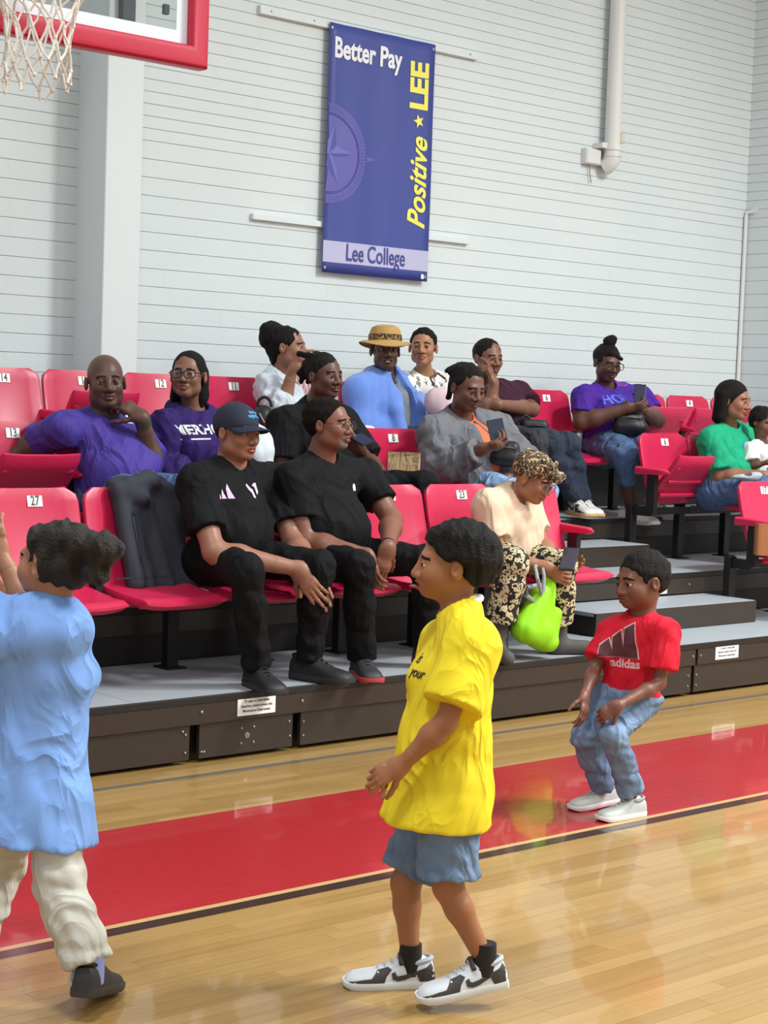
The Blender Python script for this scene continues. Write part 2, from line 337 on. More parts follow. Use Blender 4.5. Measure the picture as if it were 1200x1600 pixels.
MB().tube([(WX-.01, WY-.085, 3.085), (WX+.01, WY-.085, 3.085)], .026, 10).obj('elbow_cap', M_PVC, cd)
# ------------------------------------------------------------------ basket
M_PAD = mat('red_padding', 'b81a3a', .35, noise=(5, .06)); M_NET = mat('net_cord', 'd8d2c8', .8)
bb = thing('basketball_backboard', 'glass basketball backboard with red padded edge at the top left', 'backboard')
KX0, KX1, KZ0, KZ1, KY = 2.15, 4.085, 2.835, 3.98, 5.88
KXM = (KX0+KX1)/2
gm = bpy.data.materials.new('board_glass'); gm.use_nodes = True; nt = gm.node_tree; nt.nodes.remove(nt.nodes['Principled BSDF'])
tr = nt.nodes.new('ShaderNodeBsdfTransparent'); tr.inputs[0].default_value = (.90, .93, .93, 1); gl = nt.nodes.new('ShaderNodeBsdfGlossy'); gl.inputs['Roughness'].default_value = .03
mxs = nt.nodes.new('ShaderNodeMixShader'); mxs.inputs[0].default_value = .05; nt.links.new(tr.outputs[0], mxs.inputs[1]); nt.links.new(gl.outputs[0], mxs.inputs[2]); nt.links.new(mxs.outputs[0], nt.nodes['Material Output'].inputs[0])
MB().box((KX0+.07, KY-.006, KZ0+.07), (KX1-.07, KY+.006, KZ1)).obj('glass_pane', gm, bb)
M_BW = mat('board_white', 'd3dde6', .4)
for a, b_ in (((KX0+.085, KZ0+.085), (KX1-.085, KZ0+.14)), ((KX1-.14, KZ0+.14), (KX1-.085, KZ1)), ((KX0+.085, KZ0+.14), (KX0+.14, KZ1))):
    MB().box((a[0], KY-.010, a[1]), (b_[0], KY-.0062, b_[1])).obj('white_border', M_BW, bb)
alum = mat('board_alloy', '9a9a94', .4, .6)
for a, b_ in (((KX0+.06, KZ0+.06), (KX1-.06, KZ0+.087)), ((KX1-.087, KZ0+.087), (KX1-.06, KZ1)), ((KX0+.06, KZ0+.087), (KX0+.087, KZ1))):
    MB().box((a[0], KY-.016, a[1]), (b_[0], KY+.016, b_[1]), .003).obj('alloy_frame', alum, bb)
def padring(p): return [np.array(q) for q in p]
sec = sell(.045, .05, 20, .45)
P = [np.array((KX0+.045, 0, KZ1)), np.array((KX0+.045, 0, KZ0+.045)), np.array((KX1-.045, 0, KZ0+.045)), np.array((KX1-.045, 0, KZ1))]
rings = []
for i, dirs in enumerate((((1, 0), None), ((.96, .96), 1), ((-.96, .96), 1), ((-1, 0), None))):
    d = dirs[0]; rings.append([(P[i][0]+d[0]*a, KY-.002+b_, P[i][2]+d[1]*a) for a, b_ in sec])
MB().loft(rings).obj('edge_padding', M_PAD, bb, smooth=True)
zp = PY(198, 40, 8.14)[2]
MB().box((5.105, 8.115, zp), (5.19, 8.159, zp+1.3), .005).obj('wall_bracket', mat('mast_dark', '2b2e33', .5), bb)
for zz in (3.62, 3.86): MB().tube([(5.16, 8.12, zz+.25), (KXM+.45, KY+.05, zz)], .03, 10).obj('support_arm', mat('mast_dark', '2b2e33', .5), bb); MB().tube([(5.16, 8.12, zz+.25), (KXM-.45, KY+.05, zz)], .03, 10).obj('support_arm', mat('mast_dark', '2b2e33', .5), bb)
MB().box((KX1-.185, KY+.01, KZ0+.20), (KX1-.16, KY+.03, KZ0+.24), .003).obj('corner_clip', mat('mast_dark', '2b2e33', .5), bb)
hp = thing('basketball_hoop', 'orange hoop with hanging white cord net in front of the backboard', 'hoop')
hx, hy, hz = KXM-.005, KY-.39, 3.06
MB().tube([(hx+.228*math.cos(a), hy+.228*math.sin(a), hz) for a in np.linspace(0, 2*math.pi, 41)], .009, 8).obj('rim', mat('rim_orange', 'd8501e', .4), hp, smooth=True)
MB().box((hx-.08, hy+.225, hz-.1), (hx+.08, KY-.012, hz+.02), .004).obj('rim_bracket', mat('rim_orange', 'd8501e', .4), hp)
net = MB(); NN = 12; lev = [(0, .228), (.085, .180), (.165, .140), (.245, .118), (.325, .112), (.40, .122), (.455, .118)]
rn = random.Random(5)
nodes = {}
for i, (d, r) in enumerate(lev):
    for k in range(NN):
        a = 2*math.pi*(k+.5*(i % 2))/NN+rn.uniform(-.09, .09); nodes[i, k] = np.array((hx+r*math.cos(a)*rn.uniform(.9, 1.08), hy+r*math.sin(a)*rn.uniform(.9, 1.08), hz-d+rn.uniform(-.016, .016)))
for i in range(len(lev)-1):
    for k in range(NN):
        for kk in ((k, (k+1) % NN) if i % 2 else (k, (k-1) % NN)):
            a, b_ = nodes[i, k], nodes[i+1, kk]; mid = (a+b_)/2+np.array((rn.uniform(-.008, .008), rn.uniform(-.008, .008), -.006)); net.tube([a, mid, b_], [.0052, .0043, .0052], 5)
for k in range(NN):
    if rn.random() < .5: a = nodes[len(lev)-1, k]; net.tube([a, a+np.array((rn.uniform(-.02, .02), rn.uniform(-.02, .02), -.04))], [.006, .004], 5)
for key, a in nodes.items(): net.lathe([(.002, -.009), (.0085, -.004), (.0085, .004), (.002, .009)], 6, a)
net.obj('net', M_NET, hp, smooth=True)
# ------------------------------------------------------------------ bleacher
M_FAS = mat('brown_fascia', '30261f', .42, noise=(9, .12), bump=(60, .05)); M_DECK = mat('grey_deck', '9ba1a6', .5, noise=(6, .08)); M_RISER = mat('black_riser', '1b1715', .55)
M_BOLT = mat('bolt_zinc', '8d8580', .35, .7); M_PAPER = mat('notice_paper', 'eef0f2', .6)
XL, XR = 1.0, WX-.03
AX0, AX1 = 7.0, 8.50                                              # the aisle
def bolt(par, x, y, z, r=.008): MB().lathe([(r, 0), (r*.9, .004), (r*.4, .006)], 10).obj('bolt', M_BOLT, par, (x, y, z), rot=(math.pi/2, 0, 0))
def notice(par, x, y, z, w=.2, h=.075, tilt=0):
    n = MB().box((x, y-.002, z), (x+w, y, z+h)).obj('notice', M_PAPER, par)
    for i, s in enumerate(('To open or close these', 'bleachers, please contact the', 'Maintenance Department.')):
        flat_text('lettering', s, .0165, M_INKK, n, (x+w/2, y-.0028, z+h*(.80-.27*i)), (1, 0, 0), (0, 0, 1), bold=.0003, sx=.85)
    return n
ords = ('first', 'second', 'third')
for k in range(3):
    y = Y0+k*RD; z = Z0+k*RISE
    b = thing('bleacher_platform', f'{["lowest","middle","highest"][k]} brown fronted bleacher tier with grey deck panels', 'bleacher', (0, 0, 0), 'bleacher tiers')
    xs = [XL]+[3.80+i*1.165 for i in range(-1, 7)]+[XR]; xs = sorted(x for x in set(xs) if XL <= x <= XR)
    for x0, x1 in zip(xs[:-1], xs[1:]): MB().box((x0+.0015, y+.012, z-.02), (x1-.0015, y+RD+.01 if k < 2 else WY-.01, z), .0015).obj('deck_panel', M_DECK, b)
    MB().box((XL, y-.004, z-.028), (XR, y+.0115, z+.002), .002).obj('edge_lip', mat('lip_black', '15110f', .5), b)
    if k == 0:
        MB().box((XL, y, .165), (7.335, y+.03, z-.028), .003).obj('fascia_beam', M_FAS, b); MB().box((7.352, y, .165), (XR, y+.03, z-.028), .003).obj('fascia_beam', M_FAS, b)
        for x0, x1 in ((XL, 4.066), (4.115, 4.606), (4.65, 7.318), (7.342, XR)): MB().box((x0, y+.012, .018), (x1, y+.035, .164), .002).obj('skirt_panel', M_FAS, b)
        MB().box((XL, y+.07, .005), (XR, y+.10, z-.03)).obj('back_plate', M_RISER, b)
        for x, zz in ((4.03, .14), (4.045, .125), (4.045, .05), (4.127, .045), (4.14, .045), (4.585, .13), (4.59, .065), (4.665, .12), (4.665, .06), (4.33, .125), (4.395, .125), (4.33, .06), (4.395, .06), (7.29, .11), (7.29, .055), (7.36, .11), (7.36, .055)): bolt(b, x, y+.012, zz, .006)
        bolt(b, 4.36, y+.012, .092, .015)
        for x in (4.115, 4.645, 7.31, 7.375, 5.6, 6.5): bolt(b, x, y, .215)
        notice(b, 4.297, y-.001, .181); notice(b, 7.50, y-.001, .183)
    else:
        MB().box((XL, y, z-.125), (XR, y+.02, z-.028), .002).obj('fascia_beam', M_FAS, b); MB().box((XL, y+.022, z-RISE), (XR, y+.04, z-.1)).obj('riser_panel', M_RISER, b)
        for x in (7.25, 8.3, 9.4): bolt(b, x, y, z-.07)
        if k == 1: notice(b, 7.89, y-.001, z-.115)
o = MB().box((XL, WY-.05, Z0+2*RISE), (XR, WY-.03, Z0+2*RISE+.42)).obj('added_dark_backing', M_RISER, b)  # added black sheet that supplies the dark under the top row seats
for k in range(2):
    y = Y0+(k+1)*RD-.40; z = Z0+k*RISE
    s_ = thing('aisle_step', f'grey topped half step in the aisle up to the {["middle","highest"][k]} tier', 'step', (0, 0, 0), 'aisle half steps')
    MB().box((AX0+.02, y+.01, z+.108), (AX1-.06, Y0+(k+1)*RD-.005, z+.13), .002).obj('tread', M_DECK, s_)
    MB().box((AX0+.02, y, z+.002), (AX1-.06, y+.02, z+.128), .002).obj('riser', M_FAS, s_); MB().box((AX0+.02, y+.02, z+.002), (AX0+.04, Y0+(k+1)*RD-.005, z+.108)).obj('side_cheek', M_RISER, s_); MB().box((AX1-.08, y+.02, z+.002), (AX1-.06, Y0+(k+1)*RD-.005, z+.108)).obj('side_cheek', M_RISER, s_)
    bolt(s_, AX0+.10, y, z+.07)
# ------------------------------------------------------------------ seats
M_RED = mat('red_plastic', 'c5234c', .33, noise=(2, .05)); M_PLATE = mat('number_plate', 'eeeeea', .4); M_DIG = mat('plate_digit', '3c3c3c', .5)
def back_mesh():
    b = MB(); rings = []; H = .44
    for t in np.linspace(0, 1, 15):
        h = t*H; hw = .233+.003*math.sin(t*math.pi); th = .017
        e = max(0, (t-.84)/.16); hw -= .05*(1-math.sqrt(max(0, 1-e*e))); e0 = max(0, (.06-t)/.06); th *= 1-.55*max(0, (t-.93)/.07)-.4*e0
        rg = []
        for x, y in sell(hw, th, 36, .28):
            cu = -.030*(x/.23)**2*(1-.45*t)                         # wings curve forward
            rg.append((x, y+cu+.012*math.sin(t*math.pi)-.01+(.008 if abs(x) < .135 and y < 0 and .12 < t < .95 else 0), h))
        rings.append(rg)
    return b.loft(rings).mesh('backrest', M_RED, True)
def pan_mesh():
    b = MB(); rings = []; L_ = .40
    for t in np.linspace(0, 1, 13):                                # 0 hinge, 1 front
        hw = .215-.012*t; th = .020+.006*t; e = max(0, (t-.9)/.1); th *= math.sqrt(max(.05, 1-e*e)); z = .012*math.cos(t*math.pi*1.3)-.01*t*t
        rings.append([(x, -t*L_, z+y+.014*(x/.2)**2) for x, y in sell(hw, th, 32, .3)])
    return b.loft(rings).mesh('seat_pan', M_RED, True)
def arm_mesh():
    b = MB(); rings = []
    for t in np.linspace(0, 1, 9):
        hw = .030-.006*t; hh = .026-.009*t; e = max(0, (t-.85)/.15); q = math.sqrt(max(.08, 1-e*e))
        rings.append([(x, -t*.26, y+.004-.004*t) for x, y in sell(hw*q, hh*q, 20, .4)])
    return b.loft(rings).mesh('armrest', M_RED, True)
ME_BACK, ME_PAN, ME_ARM = back_mesh(), pan_mesh(), arm_mesh()
ME_RIB = MB().box((-.185, -.014, -.035), (.185, .014, -.008), .006).mesh('underside_rib', M_RED, True)
ME_BACKRIB = MB().box((-.17, .0, -.014), (.17, .022, .014), .006).mesh('rear_rib', M_RED, True)
ME_POST = MB().box((-.03, -.025, .006), (.03, .025, .37), .003).box((-.05, -.06, 0), (.05, .06, .008)).mesh('support_leg', M_BLACK)
ME_APOST = MB().box((-.018, -.19, .32), (.018, -.12, .565), .003).box((-.014, -.15, .30), (.014, .02, .36), .003).mesh('arm_post', M_BLACK)
ME_CROSS = MB().box((-.24, -.03, .30), (.24, .02, .345), .003).mesh('cross_beam', M_BLACK)
ME_PLATE = MB().box((-.036, -.0015, -.024), (.036, .0015, .024), .001).mesh('number_plate', M_PLATE)
DIG = {}
def digits(s):
    if s not in DIG:
        V, Fc = text_mesh(s, .058, .0012, 0, .72); DIG[s] = mesh('numeral', [(v[0], -.0026, v[1]) for v in V], Fc, M_DIG)
    return DIG[s]
TILT = math.radians(15)
def seat(x, row, label, num=None, fold=0, arms=(1, 1), group='red stadium seats'):
    y = Y0+row*RD+.585; z = Z0+row*RISE
    r = thing('stadium_seat', label, 'seat', (x, y, z), group)
    bk = link('backrest', ME_BACK, r, (0, .0, .395), (-TILT, 0, 0))
    for h in (.10, .22, .34): link('rear_rib', ME_BACKRIB, bk, (0, .012, h))
    if num:
        pl = link('number_plate', ME_PLATE, bk, (.028, -.0215, .383)); link('numeral', digits(num), pl)
    pn = link('seat_pan', ME_PAN, r, (0, .0, .375), (-math.radians(fold), 0, 0))
    for q in (.09, .2, .31): link('underside_rib', ME_RIB, pn, (0, -q, 0))
    link('cross_beam', ME_CROSS, r, (0, .06, 0))
    for i, sx in enumerate((-.248, .248)):
        if arms[i]:
            link('armrest', ME_ARM, r, (sx, .06, .585)); link('arm_post', ME_APOST, r, (sx, .09, 0))
        if i == 0 or arms[1]: link('support_leg', ME_POST, r, (sx, .10, 0))
    return r
def L(x): return x+.235   # left edge -> centre
seat(L(3.43), 0, 'front row red seat number 27 behind the child in blue', '27', arms=(1, 0)); seat(L(2.93), 0, 'front row red seat at the far left edge left of number 27', arms=(1, 0))
seat(L(3.925), 0, 'front row red seat with a grey jacket hung over its back', None, arms=(1, 0))
seat(L(4.43), 0, 'front row red seat under the man in the navy cap', arms=(1, 0)); seat(L(4.93), 0, 'front row red seat under the man in glasses and black tee', arms=(1, 0))
seat(L(5.43), 0, 'empty front row red seat number 25 right of the man in glasses', '25', arms=(0, 0)); seat(L(5.925), 0, 'front row red seat number 23 left of the leaning woman', '23', arms=(0, 0))
seat(L(6.42), 0, 'front row red aisle seat under the woman in the leopard headwrap', arms=(0, 1))
for i, (x, n, f, t) in enumerate(((3.28, '14', 0, 'second row red seat cut by the left edge of the view'), (3.785, '13', 52, 'second row folded red seat number 13 left of the man in purple'), (4.27, None, 0, 'second row red seat under the man in the purple tee'), (4.75, None, 0, 'second row red seat under the woman in the purple hoodie'), (5.23, None, 0, 'second row red seat holding the white bag'), (5.705, None, 0, 'second row red seat under the young man with locs'), (6.18, '8', 0, 'second row red seat number 8 with the paper bag'), (6.66, None, 0, 'second row red aisle seat under the woman in grey hoodie'))):
    seat(L(x), 1, t, n, f, arms=(1, 1 if i == 7 else 0))
for i, (x, n, t) in enumerate(((3.70, None, 'back row red seat at the left edge'), (4.19, '14', 'back row red seat number 14 at the far left'), (4.675, '13', 'back row red seat number 13 behind the bald man'), (5.17, '12', 'back row red seat number 12 left of the hoodie woman'), (5.675, '11', 'back row red seat number 11 right of the hoodie woman'), (6.195, None, 'back row red seat under the woman with the pale shirt and updo'), (6.72, None, 'back row red seat left of the person in the straw hat'), (7.245, None, 'back row red seat under the person in the straw hat'), (7.77, None, 'back row red seat under the woman in maroon'), (8.295, '6', 'back row red seat number 6 left of the woman in purple'))):
    seat(L(x), 2, t, n, 60 if i in (2, ) else 0, arms=(1, 0))
seat(L(8.80), 2, 'back row red seat under the woman in the purple tee', arms=(1, 0))
for i, x in enumerate((9.32, 9.82, 10.33)): seat(L(x), 2, ('back row folded red seat just right of the woman in purple', 'back row folded red seat left of the woman in green', 'back row folded red seat behind the woman in green')[i], '4' if i == 1 else None, 66)
seat(L(8.545), 1, 'second row folded red aisle seat number 6 below the woman in purple', '6', 54, arms=(1, 0)); seat(L(9.03), 1, 'second row red seat under the woman in green', None, 0, arms=(0, 0)); seat(L(9.52), 1, 'second row red seat right of the woman in green', None, 0, arms=(0, 1))
seat(L(8.50), 0, 'front row red aisle seat number 17 at the right edge', '17', 0, arms=(1, 0)); seat(L(9.0), 0, 'front row red seat beside number 17 past the right edge', None, 0, arms=(0, 1))
# ------------------------------------------------------------------ soft-body modelling: blended solids turned into one skin
def nrm(v): v = np.array(v, float); return v/(np.linalg.norm(v)+1e-12)
class Vol:
    def __init__(s, lo, hi, h):
        s.lo = np.array(lo, float); s.h = h; s.n = np.maximum(4, np.ceil((np.array(hi)-s.lo)/h).astype(int)+1)
        s.D = np.full(tuple(s.n), .25, np.float32); s.ax = [(s.lo[i]+np.arange(s.n[i])*h).astype(np.float32) for i in range(3)]
    def win(s, lo, hi):
        a = np.clip(np.floor((np.array(lo)-s.lo)/s.h).astype(int), 0, s.n); b = np.clip(np.ceil((np.array(hi)-s.lo)/s.h).astype(int)+1, 0, s.n)
        if np.any(b-a < 1): return None
        sl = tuple(slice(a[i], b[i]) for i in range(3)); return sl, s.ax[0][sl[0]][:, None, None], s.ax[1][sl[1]][None, :, None], s.ax[2][sl[2]][None, None, :]
    def op(s, lo, hi, f, k=.0, sub=False):
        m = max(.02, k*1.2)+2*s.h; w = s.win(np.array(lo)-m, np.array(hi)+m)
        if w is None: return s
        sl, X, Y, Z = w; d = f(X, Y, Z).astype(np.float32); o = s.D[sl]
        if sub:
            d = -d
            if k > 0: hh = np.maximum(k-np.abs(o-d), 0)/k; s.D[sl] = np.maximum(o, d)+hh*hh*k*.25
            else: s.D[sl] = np.maximum(o, d)
        else:
            if k > 0: hh = np.maximum(k-np.abs(o-d), 0)/k; s.D[sl] = np.minimum(o, d)-hh*hh*k*.25
            else: s.D[sl] = np.minimum(o, d)
        return s
    def cone(s, a, b, ra, rb, k=.02, w=None, sc=1.0, sub=False):
        """rounded cone a-b; with w its section is sc times wider along w"""
        a, b = np.array(a, float), np.array(b, float); ba = b-a; L2 = max(ba@ba, 1e-9); R_ = max(ra, rb)*max(1, sc)
        ww = nrm(w) if w is not None else None
        def f(X, Y, Z):
            x, y, z = X-a[0], Y-a[1], Z-a[2]; t = np.clip((x*ba[0]+y*ba[1]+z*ba[2])/L2, 0, 1); qx, qy, qz = x-t*ba[0], y-t*ba[1], z-t*ba[2]
            q2 = qx*qx+qy*qy+qz*qz
            if ww is not None: qw = qx*ww[0]+qy*ww[1]+qz*ww[2]; q2 = q2-qw*qw*(1-1/(sc*sc))
            return np.sqrt(np.maximum(q2, 1e-12))-(ra+(rb-ra)*t)
        return s.op(np.minimum(a, b)-R_, np.maximum(a, b)+R_, f, k, sub)
    def ell(s, c, axes, r, k=.02, sub=False):
        c = np.array(c, float); A = np.array(axes, float); r = np.array(r, float); R_ = r.max()
        def f(X, Y, Z):
            x, y, z = X-c[0], Y-c[1], Z-c[2]; k0 = 0; k1 = 0
            for i in range(3): q = (x*A[i][0]+y*A[i][1]+z*A[i][2])/r[i]; k0 = k0+q*q; k1 = k1+(q/r[i])**2
            k0 = np.sqrt(k0); k1 = np.sqrt(k1)+1e-9; return k0*(k0-1)/k1
        return s.op(c-R_, c+R_, f, k, sub)
    def cut(s, p, n, where=None):
        """remove the side that n points to (within radius `where` of p)"""
        n = nrm(n); p = np.array(p, float)
        if where:
            w = s.win(p-where, p+where)
            if w is None: return s
            sl, X, Y, Z = w; d = (X-p[0])*n[0]+(Y-p[1])*n[1]+(Z-p[2])*n[2]; rr = np.sqrt((X-p[0])**2+(Y-p[1])**2+(Z-p[2])**2)-where
            s.D[sl] = np.maximum(s.D[sl], np.minimum(d, -rr)); return s
        X, Y, Z = s.ax[0][:, None, None], s.ax[1][None, :, None], s.ax[2][None, None, :]
        s.D = np.maximum(s.D, ((X-p[0])*n[0]+(Y-p[1])*n[1]+(Z-p[2])*n[2]).astype(np.float32)); return s
    def folds(s, amp, freq, seed=0, squash=(1, 1, 1), ridge=True):
        r = np.random.RandomState(seed); X, Y, Z = s.ax[0][:, None, None]*squash[0], s.ax[1][None, :, None]*squash[1], s.ax[2][None, None, :]*squash[2]
        acc = 0
        for i in range(4):
            d = nrm(r.randn(3))*freq*(1+.55*i); e = nrm(r.randn(3))*freq*.6; ph = r.rand()*6
            q = np.sin(.5*(X*d[0]+Y*d[1]+Z*d[2]+ph+1.6*np.sin(X*e[0]+Y*e[1]+Z*e[2]+ph*2)))
            acc = acc+(np.abs(q)*1.6-1.0 if ridge else q*1.1)*(-1)/(1+.5*i)
        s.D = (s.D+amp*acc*.6).astype(np.float32); return s
    def nets(s):
        D = s.D; S = D < 0; n = s.n
        c = S[:-1, :-1, :-1].astype(np.int8)
        for dx in (0, 1):
            for dy in (0, 1):
                for dz in (0, 1):
                    if dx+dy+dz: c = c+S[dx:n[0]-1+dx, dy:n[1]-1+dy, dz:n[2]-1+dz]
        act = (c > 0) & (c < 8); I = np.argwhere(act)
        if not len(I): return np.zeros((0, 3)), []
        ids = np.full(act.shape, -1, np.int32); ids[act] = np.arange(len(I)); i, j, k = I.T
        cv = {(dx, dy, dz): D[i+dx, j+dy, k+dz] for dx in (0, 1) for dy in (0, 1) for dz in (0, 1)}
        P = np.zeros((len(I), 3)); cnt = np.zeros(len(I))
        for ax in range(3):
            o = [q for q in range(3) if q != ax]
            for p in (0, 1):
                for q in (0, 1):
                    a = [0, 0, 0]; a[o[0]], a[o[1]] = p, q; b = list(a); b[ax] = 1; va, vb = cv[tuple(a)], cv[tuple(b)]
                    m = (va < 0) != (vb < 0); t = np.where(m, va/(va-vb+1e-20), 0); pt = np.zeros((len(I), 3)); pt[:, o[0]] = p; pt[:, o[1]] = q; pt[:, ax] = t; P[m] += pt[m]; cnt[m] += 1
        V = s.lo+(I+P/np.maximum(cnt, 1)[:, None])*s.h; Fs = []
        for ax in range(3):
            o = [q for q in range(3) if q != ax]; sl0 = [slice(1, -1)]*3; sl0[ax] = slice(0, -1); sl1 = [slice(1, -1)]*3; sl1[ax] = slice(1, None)
            A, B = S[tuple(sl0)], S[tuple(sl1)]; E = np.argwhere(A != B)
            if not len(E): continue
            fl = A[tuple(E.T)]; base = E.copy(); base[:, o[0]] += 1; base[:, o[1]] += 1
            def cid(d0, d1): b = base.copy(); b[:, o[0]] += d0; b[:, o[1]] += d1; return ids[tuple(b.T)]
            q = np.stack([cid(-1, -1), cid(0, -1), cid(0, 0), cid(-1, 0)], 1)
            if ax == 1: fl = ~fl
            q[~fl] = q[~fl][:, ::-1]; Fs.append(q)
        Fs = np.concatenate(Fs); Fs = Fs[(Fs >= 0).all(1)]
        return V, Fs
def relax(V, Fs, it=1, lam=.5):
    for _ in range(it):
        A = np.zeros_like(V); n = np.zeros(len(V))
        for a in range(4):
            b = (a+1) % 4; np.add.at(A, Fs[:, a], V[Fs[:, b]]); np.add.at(n, Fs[:, a], 1); np.add.at(A, Fs[:, b], V[Fs[:, a]]); np.add.at(n, Fs[:, b], 1)
        V = V+lam*(A/np.maximum(n, 1)[:, None]-V)
    return V
def qmesh(name, V, Fs, mats, idx=None):
    me = bpy.data.meshes.new(name); nv, nf = len(V), len(Fs)
    me.vertices.add(nv); me.vertices.foreach_set('co', np.asarray(V, np.float32).ravel()); me.loops.add(nf*4); me.loops.foreach_set('vertex_index', np.asarray(Fs, np.int32).ravel())
    me.polygons.add(nf); me.polygons.foreach_set('loop_start', np.arange(nf, dtype=np.int32)*4); me.polygons.foreach_set('use_smooth', np.ones(nf, bool))
    for m in mats: me.materials.append(m)
    if idx is not None: me.polygons.foreach_set('material_index', np.asarray(idx, np.int32))
    me.update(calc_edges=True); me.validate(); return me
def solid(name, vol, m, parent, it=1):
    V, Fs = vol.nets(); V = relax(V, Fs, it) if it else V
    return link(name, qmesh(name, V, Fs, [m]), parent)
def rotv(v, axis, a):
    axis = nrm(axis); v = np.array(v, float); return v*math.cos(a)+np.cross(axis, v)*math.sin(a)+axis*(axis@v)*(1-math.cos(a))
def frame(F, U): F = nrm(F); L_ = nrm(np.cross(U, F)); return F, L_, np.cross(F, L_)
def facing(p, th, pitch=0, roll=0):
    """head axes at p: th degrees turned to the right of the viewer, pitch up, roll toward its left"""
    c = CPOS-np.array(p); c[2] = 0; c = nrm(c); r = np.array([CR[0], CR[1], 0]); r = nrm(r-c*(r@c)); t = math.radians(th)
    F = c*math.cos(t)+r*math.sin(t); q = math.radians(pitch); F = F*math.cos(q)+np.array([0, 0, 1])*math.sin(q)
    F, L_, U = frame(F, (0, 0, 1)); a = math.radians(roll); return F, L_*math.cos(a)-U*math.sin(a), U*math.cos(a)+L_*math.sin(a)
M_EYEW = mat('eye_white', 'b5aba2', .3); M_IRIS = mat('iris_brown', '1d110c', .15); M_HAIR = mat('black_hair', '120e0c', .7, 0, .22, noise=(60, .5), bump=(160, .9)); M_LENS = None
M_FRAME = mat('dark_frames', '1c1715', .35)
M_MOUTH = mat('mouth_dark', '2a1010', .6); M_TEETH = mat('teeth', 'e6e0d6', .3)
def skin(c): return mat('skin_'+c, c, .45, 0, .4, noise=(9, .10), sss=.06)
def shade(c, k): return ''.join('%02x' % max(0, min(255, int(int(c[i:i+2], 16)*k))) for i in (0, 2, 4))
def put(p, A, q, s=1): return np.array(p)+s*(A[0]*q[0]+A[1]*q[1]+A[2]*q[2])
def head_prims(v, p, A, s, fem=False, child=False, jaw=1.0, fat=1.0, smile=False, tongue=False):
    H = lambda *q: put(p, A, q, s)
    e = lambda c, r, k=.02, sub=False: v.ell(H(*c), A, np.array(r)*s, k*s, sub)
    cr = .004 if child else 0
    e((-.014, 0, .030), (.097, .075+cr, .086+cr), 0)
    e((.028, 0, -.030), (.060, .0575*fat, .076 if not child else .066), .03)
    if not child:
        e((.060, 0, -.090), (.028*jaw, .028*jaw, .020), .028)
        for q in (-1, 1): e((.012, q*.043*fat, -.062), (.030, .022*fat*jaw, .026), .03)
    else:
        e((.062, 0, -.076), (.024, .026, .018), .028)
        for q in (-1, 1): e((.040, q*.036, -.040), (.034, .028, .032), .03)
    for q in (-1, 1):
        e((.058, q*.037*fat, -.024), (.024, .022, .022), .025)
        e((.0935, q*.0315, .001), (.013, .0165, .0115), .014, True)
    v.cone(H(.076, -.032, .022), H(.076, .032, .022), .013*s, .013*s, .018*s)
    v.cone(H(.086, 0, .010), H(.104, 0, -.029), .0090*s, .0140*s*(.92 if child or fem else 1), .014*s)
    for q in (-1, 1): e((.0935, q*.0165, -.0335), (.0130, .0115, .0098), .008)
    mu = -.060 if not child else -.056
    v.cone(H(.083, -.016, mu+.001), H(.083, .016, mu+.001), .0085*s, .0085*s, .012*s); e((.0925, 0, mu+.0045), (.0110, .019, .0078), .006); e((.0905, 0, mu-.0100), (.0120, .0175, .0090), .007)
    v.cone(H(.1015, -.022, mu-.0025), H(.1015, .022, mu-.0025), .0024*s, .0024*s, .004*s, sub=True)
    if smile or tongue: e((.096, 0, mu-.004), (.018, .024 if smile else .016, .0075 if smile else .006), .004, True)
    if tongue: e((.100, 0, mu-.010), (.020, .012, .0055), .003)
    for q in (-1, 1):
        e((-.010, q*.082, -.006), (.018, .0095, .029), .006); e((-.004, q*.0935, -.001), (.0105, .0105, .0185), .004, True)
        c = H(.0775, q*.0315, .001); Lr = .0150*s; U_ = A[2]; op = .0042*s if not child else .0048*s
        def lid(X, Y, Z, c=c): x, y, z = X-c[0], Y-c[1], Z-c[2]; d = np.sqrt(x*x+y*y+z*z)-Lr; sl = np.abs(x*U_[0]+y*U_[1]+z*U_[2]+.0008)-op; return np.maximum(d, -sl)
        v.op(c-Lr, c+Lr, lid, .003*s)
def head_regions(V, Fs, p, A, s, child, brow=True, beard=None, stubble=False):
    C = V[Fs].mean(1)-np.array(p); f, l, u = C@A[0]/s, C@A[1]/s, C@A[2]/s; mu = -.060 if not child else -.056; idx = np.zeros(len(Fs), int)
    al = np.abs(l)
    idx[(f > .080) & (al < .0235-.25*np.abs(u-mu+.003)) & (u < mu+.010) & (u > mu-.0175) & ((u-mu+.003)**2/.0135**2+al**2/.0235**2 < 1)] = 1
    if brow: idx[(f > .055) & (al > .012) & (al < .050) & (np.abs(u-(.0245-.10*np.abs(al-.028)-np.maximum(0, al-.036)*.35)) < .0042)] = 2
    if beard:
        b = (f > .04) & (idx == 0) & (((u < mu-.0165) & (al < .026)) | ((u > mu+.009) & (u < mu+.0165) & (al < .026)) | ((al > .022) & (al < .029) & (u < mu+.012))) if beard == 'grey' else (f > -.01) & (u < -.046+.35*np.maximum(0, .05-al)*0) & (u > -.125) & (idx == 0) & ((al > .030) | (u < mu-.018) | ((u > mu+.010) & (al < .030) & (u < mu+.019))) & ((al < .085))
        if beard != 'grey': b &= (u < -.075+.9*np.maximum(0, al-.03)) | ((u > mu+.009) & (u < mu+.018) & (al < .030)) | ((al > .026) & (al < .036) & (u < mu+.01))
        idx[b] = 3
    return idx
HAND = ((.027, .092, (.041, .025, .021), .0092), (.009, .097, (.045, .029, .022), .0095), (-.010, .092, (.041, .027, .021), .0090), (-.027, .083, (.033, .020, .019), .0080))
